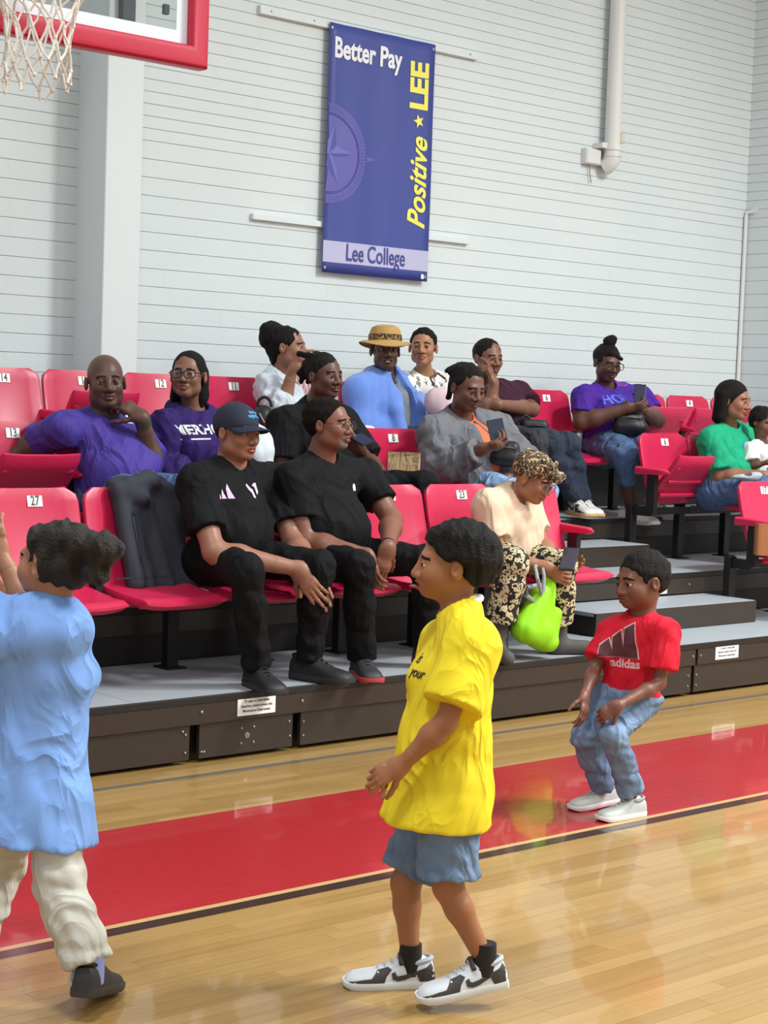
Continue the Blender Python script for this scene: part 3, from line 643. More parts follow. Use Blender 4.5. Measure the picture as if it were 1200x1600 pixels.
def hand_prims(v, w, d, n, side, s, curl, spread=.10, thumb=.5):
    """w wrist, d finger direction, n palm normal, side +1 left hand / -1 right hand; curl degrees (3) or per-finger list"""
    d = nrm(d); n = nrm(np.array(n)-d*(np.array(n)@d)); T = np.cross(n, d)*(-side)     # toward the thumb
    w = np.array(w, float); v.cone(w+d*.010*s, w+d*.078*s, .0185*s, .0175*s, .015*s, T, 2.0)
    v.cone(w-d*.01*s, w+d*.02*s, .021*s, .021*s, .02*s, T, 1.3)
    for i, (t, b, ln, r) in enumerate(HAND):
        c = curl[i] if hasattr(curl[0], '__len__') else curl; p = w+d*b*s+T*t*s; dd = rotv(d, n, (t/.03)*spread*side*(-1)*(-1 if False else 1)); ang = 0; q = p-dd*.02*s
        dd = nrm(d+T*(t/.03)*spread)
        for j in range(3):
            ang += math.radians(c[j]); e = dd*math.cos(ang)+n*math.sin(ang); p2 = p+e*ln[j]*s
            v.cone(p, p2, r*s*(1-.08*j), r*s*(.93-.10*j), .004*s); p = p2
        v.cone(q, w+d*b*s+T*t*s, .012*s, r*s*1.02, .010*s)
    p = w+d*.024*s+T*.026*s+n*.006*s; e = nrm(d*.62+T*.62+n*.45*thumb*2)
    v.cone(w+d*.012*s+T*.012*s, p, .017*s, .0155*s, .012*s)
    for ln, r0, r1, a in ((.042, .0140, .0115, 0), (.033, .0112, .0102, .35), (.026, .0100, .0082, .3)):
        e = nrm(e+(d*.5+n*.25-T*.35)*a); p2 = p+e*ln*s; v.cone(p, p2, r0*s, r1*s, .006*s); p = p2
def bounds(P, m): P = np.array(P); return P.min(0)-m, P.max(0)+m
CUR = {'relax': (22, 28, 18), 'flat': (8, 8, 5), 'grip': (45, 60, 35), 'fist': (75, 85, 50), 'hold': (38, 48, 28)}
def merge(parts):
    V, Fs, I = [], [], []; k = 0
    for v, f, i in parts: V.append(v); Fs.append(np.array(f)+k); I.append(i); k += len(v)
    return np.concatenate(V), np.concatenate(Fs), np.concatenate(I)
def fcone(v, a, b, ra, rb, k=.02, w=None, sc=1.0):
    """cone with a flat open end at b"""
    a, b = np.array(a, float), np.array(b, float); ba = b-a; L2 = max(ba@ba, 1e-9); R_ = max(ra, rb)*max(1, sc); n = nrm(ba); ww = nrm(w) if w is not None else None
    def f(X, Y, Z):
        x, y, z = X-a[0], Y-a[1], Z-a[2]; t = np.clip((x*ba[0]+y*ba[1]+z*ba[2])/L2, 0, 1.2); qx, qy, qz = x-t*ba[0], y-t*ba[1], z-t*ba[2]; q2 = qx*qx+qy*qy+qz*qz
        if ww is not None: qw = qx*ww[0]+qy*ww[1]+qz*ww[2]; q2 = q2-qw*qw*(1-1/(sc*sc))
        d = np.sqrt(np.maximum(q2, 1e-12))-(ra+(rb-ra)*t); return np.maximum(d, (X-b[0])*n[0]+(Y-b[1])*n[1]+(Z-b[2])*n[2])
    return v.op(np.minimum(a, b)-R_, np.maximum(a, b)+R_, f, k)
def lerp(a, b, t): return np.array(a)+(np.array(b)-np.array(a))*t
def torso(v, J, off, g=1.0, belly=0.0, bust=0.0, sz=1.0, hips=True, k=.05):
    P, N, SR, SL = J['pelvis'], J['neck'], J['shR'], J['shL']; w = nrm(SL-SR); up = nrm(N-P); fr = nrm(np.cross(w, up)); fr = -fr if fr@J['front'] < 0 else fr
    up2 = nrm(np.cross(fr, w)); C = lerp(P, N, .62)+fr*.01*sz; M_ = lerp(P, N, .30)+fr*.015*sz; mid = (SR+SL)/2
    v.cone(P+up*.0, M_, .112*g*sz+off, .110*g*sz+off, 0, w, 1.30); v.cone(M_, C, .110*g*sz+off, .112*(g*.5+.5)*sz+off, k*sz, w, 1.32)
    v.cone(C, lerp(C, mid, .75), .112*(g*.5+.5)*sz+off, .080*sz+off, k*sz, w, 1.5)
    for S in (SR, SL): v.cone(lerp(S, mid, .05), lerp(S, mid, .7), .058*sz+off, .066*sz+off, k*sz); v.cone(S, lerp(N, mid, .1)+up*.015*sz, .045*sz+off, .048*sz+off, .05*sz)
    if belly: v.ell(lerp(P, N, .28)+fr*.075*sz, (w, fr, up), (.165*g*sz+off, (.10+.06*belly)*sz+off, .15*sz+off), .06*sz)
    if bust:
        for q in (-1, 1): v.ell(lerp(P, N, .62)+fr*.085*sz+w*q*.075*sz, (w, fr, up), (.075*sz+off, .065*bust*sz+off, .075*sz+off), .05*sz)
    if hips: v.cone(J['hipR'], J['hipL'], .095*g*sz+off, .095*g*sz+off, .05*sz)
    return w, fr, up
class Body: pass
def complete(J, sz=1.0):
    J = {k: np.array(v, float) for k, v in J.items()}
    w = nrm(J['shL']-J['shR']); wh = nrm(np.array([w[0], w[1], 0]))
    kn = J.get('kneeR', None); hw = .088*sz
    if 'hipR' not in J:
        wp = nrm(np.array(J.get('hipaxis', wh), float)); J['hipR'] = J['pelvis']-wp*hw; J['hipL'] = J['pelvis']+wp*hw
    if 'front' not in J: J['front'] = nrm(np.cross(w, (0, 0, 1)))
    return J
def person(label, J, tone, hs=1.0, sz=1.0, g=1.0, belly=0, bust=0, A=None, head={}, hair=None, top=None, over=None, bottom=None, hands=(), shoes=None, brow=True, beard=None, h=.010, neck_r=.054, arm=1.0, cat='person', eyes=True, head_h=.0030, name='person', base=None):
    J = complete(J, sz); b = Body(); b.J = J; b.A = A; b.hs = hs
    root = thing(name, label, cat); b.root = root; hp = J['head']; child = head.get('child', False)
    # ---- skin: trunk and limbs
    v = Vol(*bounds([J[k] for k in J if k not in ('front', 'hipaxis')], .16*max(sz, .75)), h)
    torso(v, J, -.012*sz, g*.96, belly*.8, 0, sz)
    nb = put(hp, A, (-.016, 0, -.055), hs); v.cone(J['neck'], nb, neck_r*1.08*sz**.5*hs**.5, neck_r*hs*.95, .035)
    for s_ in 'RL':
        S, E_, W = J['sh'+s_], J['el'+s_], J['wr'+s_]; a = arm*sz
        v.cone(S, lerp(S, E_, .45), .052*a, .050*a, .04*sz); v.cone(lerp(S, E_, .45), E_, .050*a, .041*a, .03*sz); v.cone(E_, lerp(E_, W, .3), .041*a, .044*a, .025*sz); v.cone(lerp(E_, W, .3), W, .044*a, .026*a, .03*sz, None)
        H_, K, Q = J['hip'+s_], J['knee'+s_], J['ank'+s_]
        v.cone(H_, K, .080*sz*g**.5, .054*sz, .04*sz); cf = .054 if sz > .8 else .049; v.cone(K, lerp(K, Q, .3), .052*sz, cf*sz, .03*sz); v.cone(lerp(K, Q, .3), Q, cf*sz, .034*sz, .03*sz)
    V, Fs = v.nets(); V = relax(V, Fs, 1); parts = [(V, Fs, np.zeros(len(Fs), int))]
    # ---- head
    r = .16*hs; vh = Vol(hp-np.array([r, r, r*1.05]), hp+np.array([r, r, r*.98]), head_h*max(hs, .8)); head_prims(vh, hp, A, hs, **head)
    vh.cone(J['neck'], nb, neck_r*1.08*sz**.5*hs**.5, neck_r*hs*.95, .03); V, Fs = vh.nets(); V = relax(V, Fs, 1, .35); parts.append((V, Fs, head_regions(V, Fs, hp, A, hs, child, brow, beard)))
    # ---- hands
    b.hand = {}
    for side, d, n, cu, *ex in hands:
        W = J['wr'+side]; q = .15*sz; s2 = sz*(ex[0] if ex else 1.0); vv = Vol(W-.23*sz, W+.23*sz, .0036*max(.75, sz)); E_ = J['el'+side]; a = arm*sz
        vv.cone(lerp(E_, W, .72), W, .0335*a, .026*a, 0); hand_prims(vv, W, d, n, 1 if side == 'L' else -1, s2, CUR[cu] if isinstance(cu, str) else cu, *(ex[1:] if len(ex) > 1 else ()))
        V, Fs = vv.nets(); V = relax(V, Fs, 1, .3); parts.append((V, Fs, np.zeros(len(Fs), int)))
    V, Fs, I = merge(parts)
    lipc = shade(tone, .80); lipc = '%02x%02x%02x' % (min(255, int(int(lipc[0:2], 16)*1.12)), int(int(lipc[2:4], 16)*.86), int(int(lipc[4:6], 16)*.88))
    mats = [skin(tone), mat('lip_'+lipc, lipc, .4), M_HAIR, mat('beard_'+tone, shade(tone, .42) if beard != 'grey' else '6d625c', .8)]
    b.body = link('body', qmesh('body', V, Fs, mats, I), root)
    if eyes:
        for q in (-1, 1):
            c = put(hp, A, (.0775, q*.0315, .001), hs); e = link('eye', EYE, root, c); gz = head.get('gaze', None)
            e.matrix_world = Matrix(((A[1][0]*hs, A[2][0]*hs, A[0][0]*hs, c[0]), (A[1][1]*hs, A[2][1]*hs, A[0][1]*hs, c[1]), (A[1][2]*hs, A[2][2]*hs, A[0][2]*hs, c[2]), (0, 0, 0, 1)))
    if head.get('smile'):
        mb = MB(); mb.tube([put(hp, A, (.081-.012*(t/.02)**2, t, -.0640+.10*t*t/.02), hs) for t in np.linspace(-.019, .019, 7)], .0058*hs, 6); mb.obj('teeth', M_TEETH, root, smooth=True)
    # ---- clothing
    if top: b.top = garment(b, root, sz=sz, g=g, belly=belly, bust=bust, **top)
    if over: b.over = garment(b, root, sz=sz, g=g, belly=belly, bust=bust, **over)
    if bottom: b.pants = trousers(b, root, sz=sz, g=g, **bottom)
    if hair: make_hair(b, root, hair)
    if shoes:
        for s_ in 'RL':
            if s_ in shoes.get('only', 'RL'): shoe(root, J['ank'+s_], J['toe'+s_], sz=sz, **{k: q for k, q in shoes.items() if k != 'only'})
    return b
def eye_mesh():
    mb = MB(); n = 16; prof = [(.0132*math.sin(t), .0132*math.cos(t)) for t in np.linspace(0.02, math.pi-.02, 15)]
    me = mb.lathe(prof, n).mesh('eye', M_EYEW, True); me.materials.append(M_IRIS)
    for p in me.polygons:
        if p.center.z > .0132*.68: p.material_index = 1
    return me
EYE = eye_mesh()
def garment(b, root, color, sz=1, g=1, belly=0, bust=0, off=.012, sleeve=.6, sleeve_r=1.0, hem=.05, neck=.064, m=None, name='shirt', fold=(.006, 38), seed=1, h=.009, open_front=False, hood=False, vneck=False, hemflare=None, rough=.8, arms='RL', loose=1.0, sl=None, hemshift=.0):
    J = b.J; m = m or mat('cloth_'+color, color, rough, 0, .18, noise=(14, .10), wrinkle=(7, .018))
    pts = [J[k] for k in ('pelvis', 'neck', 'shR', 'shL', 'elR', 'elL', 'wrR', 'wrL', 'hipR', 'hipL')]; lo, hi = bounds(pts, .24*max(sz, .7)); v = Vol(lo, hi, h*max(.7, sz))
    w, fr, up = torso(v, J, off, g*loose, belly, bust, sz)
    if hemflare: v.cone(lerp(J['pelvis'], J['neck'], .35), J['pelvis']-up*hem+fr*hemshift*sz, .115*g*sz+off, hemflare*sz, .05, w, 1.25)
    v.cut(J['pelvis']-up*hem, -up)
    for s_ in arms:
        S, E_, W = J['sh'+s_], J['el'+s_], J['wr'+s_]; R0 = (.060*sz+off)*(.55+.45*sleeve_r)
        if (sl or {}).get(s_, sleeve) <= 1: fcone(v, S, lerp(S, E_, (sl or {}).get(s_, sleeve)), R0*.98, (.058*sz+off)*sleeve_r, .045*sz)
        else:
            vv = Vol(*bounds([S, E_, W], .14*sz), h*max(.7, sz)); vv.cone(S, E_, R0, (.050*sz+off)*sleeve_r, 0); q = lerp(E_, W, min(1, sleeve-1)); vv.cone(E_, lerp(E_, q, .4), (.050*sz+off)*sleeve_r, (.050*sz+off)*sleeve_r, .03); fcone(vv, lerp(E_, q, .4), q, (.050*sz+off)*sleeve_r, (.034*sz+off)*sleeve_r, .03)
            if fold: vv.folds(fold[0]*1.7, fold[1]*1.4, seed+3)
            V, Fs = vv.nets(); V = relax(V, Fs, 1); link('sleeve', qmesh('sleeve', V, Fs, [m]), root)
    if fold: v.folds(fold[0]*1.25*sz**.5, fold[1]*1.1/sz, seed, (1, 1, .6))
    nb = put(b.J['head'], b.A, (-.016, 0, -.055), b.hs); d = nrm(nb-J['neck'])
    v.cone(J['neck']+d*.012*sz+fr*(.012 if not vneck else .03)*sz, J['neck']+d*.14*sz+fr*.02, neck*sz**.6, neck*1.35*sz**.6, .008, sub=True)
    if open_front:
        for a_, b_ in ((0, .5), (.5, 1)): v.cone(lerp(J['neck'], J['pelvis'], a_*open_front[0])+fr*(.11+open_front[3]*a_), lerp(J['neck'], J['pelvis'], b_*open_front[0])+fr*(.11+open_front[3]*b_), open_front[1]+(open_front[2]-open_front[1])*a_, open_front[1]+(open_front[2]-open_front[1])*b_, .01, sub=True)
    if hood:
        for q in (-1, 1): v.cone(J['neck']+w*q*.07+fr*.045-up*.01, J['neck']+w*q*.045-fr*.085+up*.035, .032, .045, .02)
        v.cone(J['neck']-fr*.09+up*.02+w*.03, J['neck']-fr*.09+up*.02-w*.03, .055, .055, .03)
    return solid(name, v, m, root, 1)
def trousers(b, root, color, sz=1, g=1, off=.012, to=.95, cuff=1.0, m=None, name='trousers', fold=(.006, 34), seed=5, h=.010, legs='RL', rough=.8, thigh=1.0, waist=.07, legk=.05):
    J = b.J; m = m or mat('cloth_'+color, color, rough, 0, .18, noise=(11, .14), wrinkle=(8, .016))
    pts = [J[k] for k in ('pelvis', 'hipR', 'hipL', 'kneeR', 'kneeL', 'ankR', 'ankL')]; v = Vol(*bounds(pts, .2*max(sz, .7)), h*max(.75, sz))
    up = nrm(J['neck']-J['pelvis']); v.cone(J['hipR'], J['hipL'], .105*g*sz+off, .105*g*sz+off, 0); v.cone(J['pelvis'], J['pelvis']+up*.08*sz, .108*g*sz+off, .105*g*sz+off, .04, nrm(J['hipL']-J['hipR']), 1.25)
    v.cut(J['pelvis']+up*waist*sz, up)
    for s_ in legs:
        H_, K, Q = J['hip'+s_], J['knee'+s_], J['ank'+s_]; t = thigh*g**.5
        if to <= 1: fcone(v, H_, lerp(H_, K, to), .090*sz*t+off, (.062*sz+off)*cuff, legk*sz); continue
        v.cone(H_, K, .090*sz*t+off, .058*sz*thigh+off, legk*sz); e = lerp(K, Q, to-1); v.cone(K, lerp(K, e, .4), .058*sz*thigh+off, .057*sz+off, .03*sz); fcone(v, lerp(K, e, .4), e, .057*sz+off, (.042*sz+off)*cuff, .03*sz)
    if fold: v.folds(fold[0]*1.3*sz**.5, fold[1]*1.2/sz, seed, (1, 1, 1.0))
    return solid(name, v, m, root, 1)
def make_hair(b, root, spec):
    p, A, s = b.J['head'], b.A, b.hs; m = spec.get('m', M_HAIR); H = lambda *q: put(p, A, q, s); R_ = spec.get('reach', .20)*s
    v = Vol(p-R_*1.15, p+R_*1.15, spec.get('h', .0045)*s); off = spec.get('off', .005)
    v.ell(H(-.021-off*.4, 0, .032), A, (np.array((.097, .076, .086))+off)*s, 0)
    for e in spec.get('add0', ()): v.ell(H(*e[0]), A, np.array(e[1])*s, .02*s)
    c, n = spec.get('line', ((.072, 0, .064), (.82, 0, -.576))); v.cut(H(*c), A[0]*n[0]+A[1]*n[1]+A[2]*n[2])
    for c, n in spec.get('cuts', (((.022, 0, -.010), (.41, 0, -.91)),)): v.cut(H(*c), A[0]*n[0]+A[1]*n[1]+A[2]*n[2])
    for e in spec.get('add', ()):
        if e[0] == 'ell': v.ell(H(*e[1]), A, np.array(e[2])*s, (e[3] if len(e) > 3 else .015)*s)
        else: v.cone(H(*e[1]), H(*e[2]), e[3]*s, e[4]*s, .012*s)
    if spec.get('ears', True):
        for q in (-1, 1): v.ell(H(-.004, q*.088, -.012), A, np.array((.028, .026, .036))*s, .008*s, True)
    for e in spec.get('sub', ()): v.ell(H(*e[0]), A, np.array(e[1])*s, .008*s, True)
    if spec.get('curl'): v.folds(spec['curl'][0], spec['curl'][1], spec.get('seed', 2), ridge=False)
    solid('hair', v, m, root, 1)
def glasses(b, metal=None, r=.0017, wide=.026, tall=.019):
    p, A, s = b.J['head'], b.A, b.hs; H = lambda *q: put(p, A, q, s); m = metal or M_FRAME; g_ = link('glasses', None, b.root)
    for q in (-1, 1):
        ring = [H(.1065-.3*abs(a)**2*8*.1, q*.034+a, -.002+c) for a, c in sell(wide, tall, 24, .7)]; MB().tube(ring+ring[:1], r*s, 6).obj('rim', m, g_, smooth=True)
        V = ring+[H(.1065, q*.034, -.002)]; link('lens', mesh('lens', V, [(i, (i+1) % 24, 24) for i in range(24)], LENS), g_)
        MB().tube([H(.103, q*.060, .004), H(.06, q*.079, .006), H(-.012, q*.083, .006), H(-.028, q*.080, -.012)], r*s, 6).obj('temple', m, g_)
    MB().tube([H(.1055, -.010, .003), H(.110, 0, .006), H(.1055, .010, .003)], r*s, 6).obj('bridge', m, g_)
LENS = bpy.data.materials.new('lens_glass'); LENS.use_nodes = True; _n = LENS.node_tree; _n.nodes.remove(_n.nodes['Principled BSDF']); _t = _n.nodes.new('ShaderNodeBsdfTransparent'); _g = _n.nodes.new('ShaderNodeBsdfGlossy'); _g.inputs['Roughness'].default_value = .05; _m = _n.nodes.new('ShaderNodeMixShader'); _m.inputs[0].default_value = .04
_n.links.new(_t.outputs[0], _m.inputs[1]); _n.links.new(_g.outputs[0], _m.inputs[2]); _n.links.new(_m.outputs[0], _n.nodes['Material Output'].inputs[0])
def bvh(o): me = o.data; return BVHTree.FromPolygons([v.co[:] for v in me.vertices], [tuple(p.vertices) for p in me.polygons])
def decal(name, target, P2, Fc, m, origin, right, up, eps=.0025, depth=.35):
    """lay a flat print onto the cloth: shoot it along -normal of (right, up)"""
    R_, U_ = nrm(right), nrm(up); N_ = nrm(np.cross(R_, U_)); t = bvh(target); V = []
    for x, y in P2:
        o = np.array(origin)+R_*x+U_*y+N_*depth; hit = t.ray_cast(Vector(o), Vector(-N_), depth*2); c = np.array(hit[0]) if hit[0] else np.array(origin)+R_*x+U_*y; V.append(c+N_*eps)
    return link(name, mesh(name, V, Fc, m), target)
def decal_text(target, body, size, m, origin, right, up, name='lettering', **k):
    V, Fc = text_mesh(body, size, **k); return decal(name, target, V[:, :2], Fc, m, origin, right, up)
def poly(target, pts, m, origin, right, up, name='print', n=1, **k):
    """polygon print, finely triangulated so it follows the cloth"""
    bm = bmesh.new(); bm.faces.new([bm.verts.new((x, y, 0)) for x, y in pts]); bmesh.ops.triangulate(bm, faces=bm.faces[:])
    for _ in range(n): bmesh.ops.subdivide_edges(bm, edges=bm.edges[:], cuts=1, use_grid_fill=True)
    bm.verts.index_update(); P = [(v.co.x, v.co.y) for v in bm.verts]; Fc = [tuple(v.index for v in f.verts) for f in bm.faces]; bm.free()
    return decal(name, target, P, Fc, m, origin, right, up, **k)
SHOE = ((-.078, .020, .055), (-.072, .030, .080), (-.045, .037, .098), (-.005, .037, .100), (.035, .039, .092), (.075, .044, .074), (.115, .048, .060), (.15, .049, .055), (.178, .046, .050), (.196, .036, .042), (.206, .018, .030))
def shoe(root, ank, toe, sz=1, color='1c1b1c', sole='1c1b1c', sole_h=.026, lace='2a2a2a', style=None, tilt=0, accent='4a4440', name='shoe', dz=None, scale=1.0):
    d = np.array(toe)-np.array(ank); dz0 = d[2]; d[2] = 0; F = nrm(d); U = np.array((0, 0, 1.)); a = math.radians(tilt); F, U = F*math.cos(a)+U*math.sin(a), U*math.cos(a)-F*math.sin(a); S_ = np.cross(U, F)
    s = sz*1.12*scale; o = np.array(ank)-U*(.075*s) if dz is None else np.array(ank)+np.array((0, 0, dz)); W = lambda x, y, z: o+(F*x+S_*y+U*z)*s
    rings = []
    for x, hw, hh in SHOE:
        rg = []
        for q in np.linspace(0, 2*math.pi, 20, endpoint=False):
            c, n = math.cos(q), math.sin(q); y = hw*math.copysign(abs(c)**.7, c); z = sole_h*.6+(hh-sole_h*.6)*(max(0, n)**.75) if n > 0 else sole_h*.6
            rg.append(W(x, y, z))
        rings.append(rg)
    r = link('shoe', MB().loft(rings).mesh('shoe', mat('shoe_'+color, color, .6, noise=(30, .08)), True), root)
    mb = MB(); n = len(SHOE); rr = []
    for z, g in ((0, .94), (.006, 1.03), (sole_h*.8, 1.06), (sole_h, 1.03)):
        left = [W(x*1.02+.002, hw*g+.0015, z+(.010 if z < .01 and x > .17 else 0)*(x-.17)/.03) for x, hw, _ in SHOE]; right = [W(x*1.02+.002, -hw*g-.0015, z+(.010 if z < .01 and x > .17 else 0)*(x-.17)/.03) for x, hw, _ in SHOE]; rr.append(left+right[::-1])
    mb.loft(rr).obj('sole', mat('sole_'+sole, sole, .6), r, smooth=True)
    cl = [W(-.020+.048*math.cos(q), .028*math.sin(q), .084-.008*math.cos(q)) for q in np.linspace(0, 2*math.pi, 21)]; MB().tube(cl, .0085*s, 7).obj('collar', mat('shoe_collar_'+color, shade(color, .82), .7), r, smooth=True)
    if lace:
        for i in range(4): x = .035+.022*i; z = .097-.0095*i-.05*.02*i; hw = .020-.001*i; MB().tube([W(x, -hw, z-.006), W(x+.004, 0, z+.004), W(x, hw, z-.006)], .0032*s, 5).obj('lace', mat('lace_'+lace, lace, .8), r)
    t = bvh(r)
    def side(P2, m, eps, nm, q):
        V = []
        bm = bmesh.new(); bm.faces.new([bm.verts.new((x, y, 0)) for x, y in P2]); bmesh.ops.triangulate(bm, faces=bm.faces[:]); bmesh.ops.subdivide_edges(bm, edges=bm.edges[:], cuts=3, use_grid_fill=True); bmesh.ops.triangulate(bm, faces=bm.faces[:]); bm.verts.index_update(); PP = [(v.co.x, v.co.y) for v in bm.verts]; Fc = [tuple(v.index for v in f.verts) for f in bm.faces]; bm.free()
        for x, z in PP:
            hit = t.ray_cast(Vector(W(x, q*.12, z)), Vector(-S_*q), .3); V.append((np.array(hit[0])+np.array(S_)*q*eps) if hit[0] else W(x, q*.03, z))
        link(nm, mesh(nm, V, Fc, m), r)
    if style == 'swoosh':
        mk = mat('shoe_dark_'+accent, accent, .6)
        for q in (-1, 1):
            side([(-.078, .024), (-.03, .024), (-.018, .05), (-.045, .066), (-.066, .082), (-.078, .05)], mk, .0016, 'heel_panel', q)
            side([(.085, .024), (.20, .024), (.196, .030), (.15, .038), (.125, .040), (.105, .062), (.072, .072), (.060, .066), (.078, .045)], mk, .0016, 'toe_panel', q)
            side([(.058, .036), (.040, .030), (.018, .034), (-.02, .050), (-.060, .074), (-.018, .060), (.022, .049), (.040, .046), (.047, .050), (.050, .060), (.062, .055)], mk, .0024, 'swoosh_mark', q)
        st = [W(.030, y, .106-abs(y)*.62) for y in np.linspace(-.036, .036, 7)]; MB().tube(st, .009*s, 6).obj('strap', mk, r, smooth=True)
    return r
def band(root, a, b, r, m, name, w=.012):
    d = nrm(np.array(b)-np.array(a)); p = np.array(a); MB().tube([p-d*w, p+d*w], r, 20).obj(name, m, root, smooth=True)
def phone(label, c, right, up, w=.075, h=.15, t=.009, col='15151a', screen='2a3040', lit=False):
    R_, U_ = nrm(right), np.array(up, float); U_ = nrm(U_-R_*(U_@R_)); N_ = np.cross(R_, U_)
    r = thing('phone', label, 'phone', tuple(c), 'phones in hands'); mw = Matrix(((R_[0], U_[0], N_[0]), (R_[1], U_[1], N_[1]), (R_[2], U_[2], N_[2]))).to_4x4(); mw.translation = Vector(c); r.matrix_world = mw
    MB().box((-w/2, -h/2, -t/2), (w/2, h/2, t/2), .003).obj('phone_case', mat('phone_'+col, col, .35), r); MB().box((-w/2+.004, -h/2+.006, t/2), (w/2-.004, h/2-.006, t/2+.0008)).obj('screen', mat('screen_'+screen, screen, .12), r)
    MB().box((-w/2+.008, h/2-.04, -t/2-.002), (-w/2+.032, h/2-.012, -t/2), .0008).obj('camera_block', M_BLACK, r); return r

def on_cloth(target, u, v):
    d = ray(u, v); h_ = bvh(target).ray_cast(Vector(CPOS), Vector(nrm(d)), 30); return np.array(h_[0]) if h_[0] else PD_(u, v)
def PD_(u, v): return CPOS+ray(u, v)*8
# ------------------------------------------------------------------ people
def PD(u, v, d): return CPOS+ray(u, v)*d
def px(row, **k):
    """joints from photo points: (u, v, metres behind the tier's front edge)"""
    return {n: PY(q[0], q[1], Y0+row*RD+q[2]) for n, q in k.items()}
XA = np.array((1., 0, 0)); ZA = np.array((0, 0, 1.)); FA = np.array((0, -1., 0))
CRH = nrm((CR[0], CR[1], 0)); CTO = -nrm((CF[0], CF[1], 0))            # viewer's right / toward the viewer, level
M_DENIM = mat('denim_mid', '4a6288', .85, noise=(26, .28), wrinkle=(9, .022)); M_DENIML = mat('denim_light', '86a3c8', .85, noise=(20, .18), wrinkle=(9, .022)); M_DENIMD = mat('denim_dark', '20293c', .85, noise=(20, .2), wrinkle=(8, .02)); M_DENIMW = mat('denim_washed', '6b819f', .85, noise=(9, .75), wrinkle=(9, .022))
M_PINKINK = mat('print_pink', 'd9b3dc', .5)
def stripes3(t, o, r, u, s, m):
    """three slanted bars"""
    for i, (x0, x1, h) in enumerate(((-.5, -.27, .30), (-.20, .06, .58), (.12, .42, .88))): poly(t, [(x0*s, 0), (x1*s, 0), ((x1-.22)*s if i else (x1-.14)*s, h*s*.86), ((x0-.02)*s if i else (x0-.02)*s, h*s*.56)][:4] if i else [(x0*s, 0), (x1*s, 0), ((x1-.12)*s, .26*s)], m, o, r, u, name='bar_mark')
CAP_LINE = ((.072, 0, .062), (.75, 0, -.65))
# --- boy in yellow
d = 4.48
J = dict(head=PD(706, 884, d), neck=PD(716, 962, d), shL=PD(738, 1012, d-.13), shR=PD(700, 1008, d+.12), elL=PD(697, 1128, d-.20), wrL=PD(627, 1196, d-.16), elR=PD(672, 1120, d+.17), wrR=PD(640, 1190, d+.16),
    pelvis=PD(693, 1240, d), hipL=PD(698, 1250, d-.07), hipR=PD(688, 1250, d+.07), kneeL=PD(700, 1385, d-.07), kneeR=PD(634, 1380, d+.07), ankL=PD(757, 1500, d-.07), ankR=PD(641, 1500, d+.07), toeL=PD(690, 1545, d-.09), toeR=PD(560, 1540, d+.06))
J['front'] = -CRH
A = facing(J['head'], -86, 2)
boy = person('boy in a bright yellow tee and denim shorts walking across the court', J, '9c6644', hs=.90, sz=.70, A=A, head=dict(child=True, tongue=True), h=.007, head_h=.0026,
    hair=dict(off=.022, line=((.064, 0, .052), (.62, 0, -.78)), cuts=(((-.05, 0, -.055), (-.25, 0, -.97)),), curl=(.003, 210), h=.004, add0=(((-.015, 0, .05), (.100, .082, .080)),)),
    top=dict(color='e9d02c', off=.022, sleeve=.80, sleeve_r=1.28, hem=.075, neck=.060, hemflare=.212, hemshift=.02, fold=(.006, 22), h=.009, seed=4), bottom=dict(color='', m=M_DENIMW, to=.88, cuff=1.28, off=.02, name='shorts', legk=.015, thigh=.98, fold=(.007, 34), waist=-.02),
    hands=(('L', -CRH*.85-ZA*.42+CTO*.1, CTO*-.8-ZA*.2+CRH*.2, ((30, 35, 20), (35, 40, 25), (40, 45, 25), (45, 50, 30)), 1.0), ('R', -CRH*.6-ZA*.7, CTO*.8, 'relax')), neck_r=.050, arm=.95)
for s_, (a, t) in dict(L=('ankL', 'toeL'), R=('ankR', 'toeR')).items():
    shoe(boy.root, boy.J[a]+ZA*.0, boy.J[t], sz=.70, scale=1.06, color='d6dade', sole='d9dad8', lace='b9bcb8', style='swoosh', accent='3b332f', tilt=-9 if s_ == 'L' else -1, dz=-.078 if s_ == 'L' else -.070)
    MB().tube([boy.J[a]+ZA*.045, boy.J[a]-ZA*.035], [.029, .033], 16).obj('sock', mat('sock_black', '221a17', .9), boy.root, smooth=True)
_n = nrm(put(boy.J['head'], boy.A, (-.016, 0, -.055), boy.hs)-boy.J['neck']); _c = boy.J['neck']+_n*.034+CRH*.006; MB().tube([_c+(CRH*.055-_n*.0)*math.cos(q)+CTO*.050*math.sin(q)+_n*.014*math.cos(q) for q in np.linspace(-1.75, 1.75, 15)], .010, 8).obj('undershirt_collar', M_INKW, boy.root, smooth=True)
for i, (s_, u, v) in enumerate((('is', 657, 1028), ('your', 652, 1051))):
    decal_text(boy.top, s_, .036, M_INKK, on_cloth(boy.top, u, v), nrm(CRH*.5+CTO*.5), ZA, shear=.3, bold=.0005)
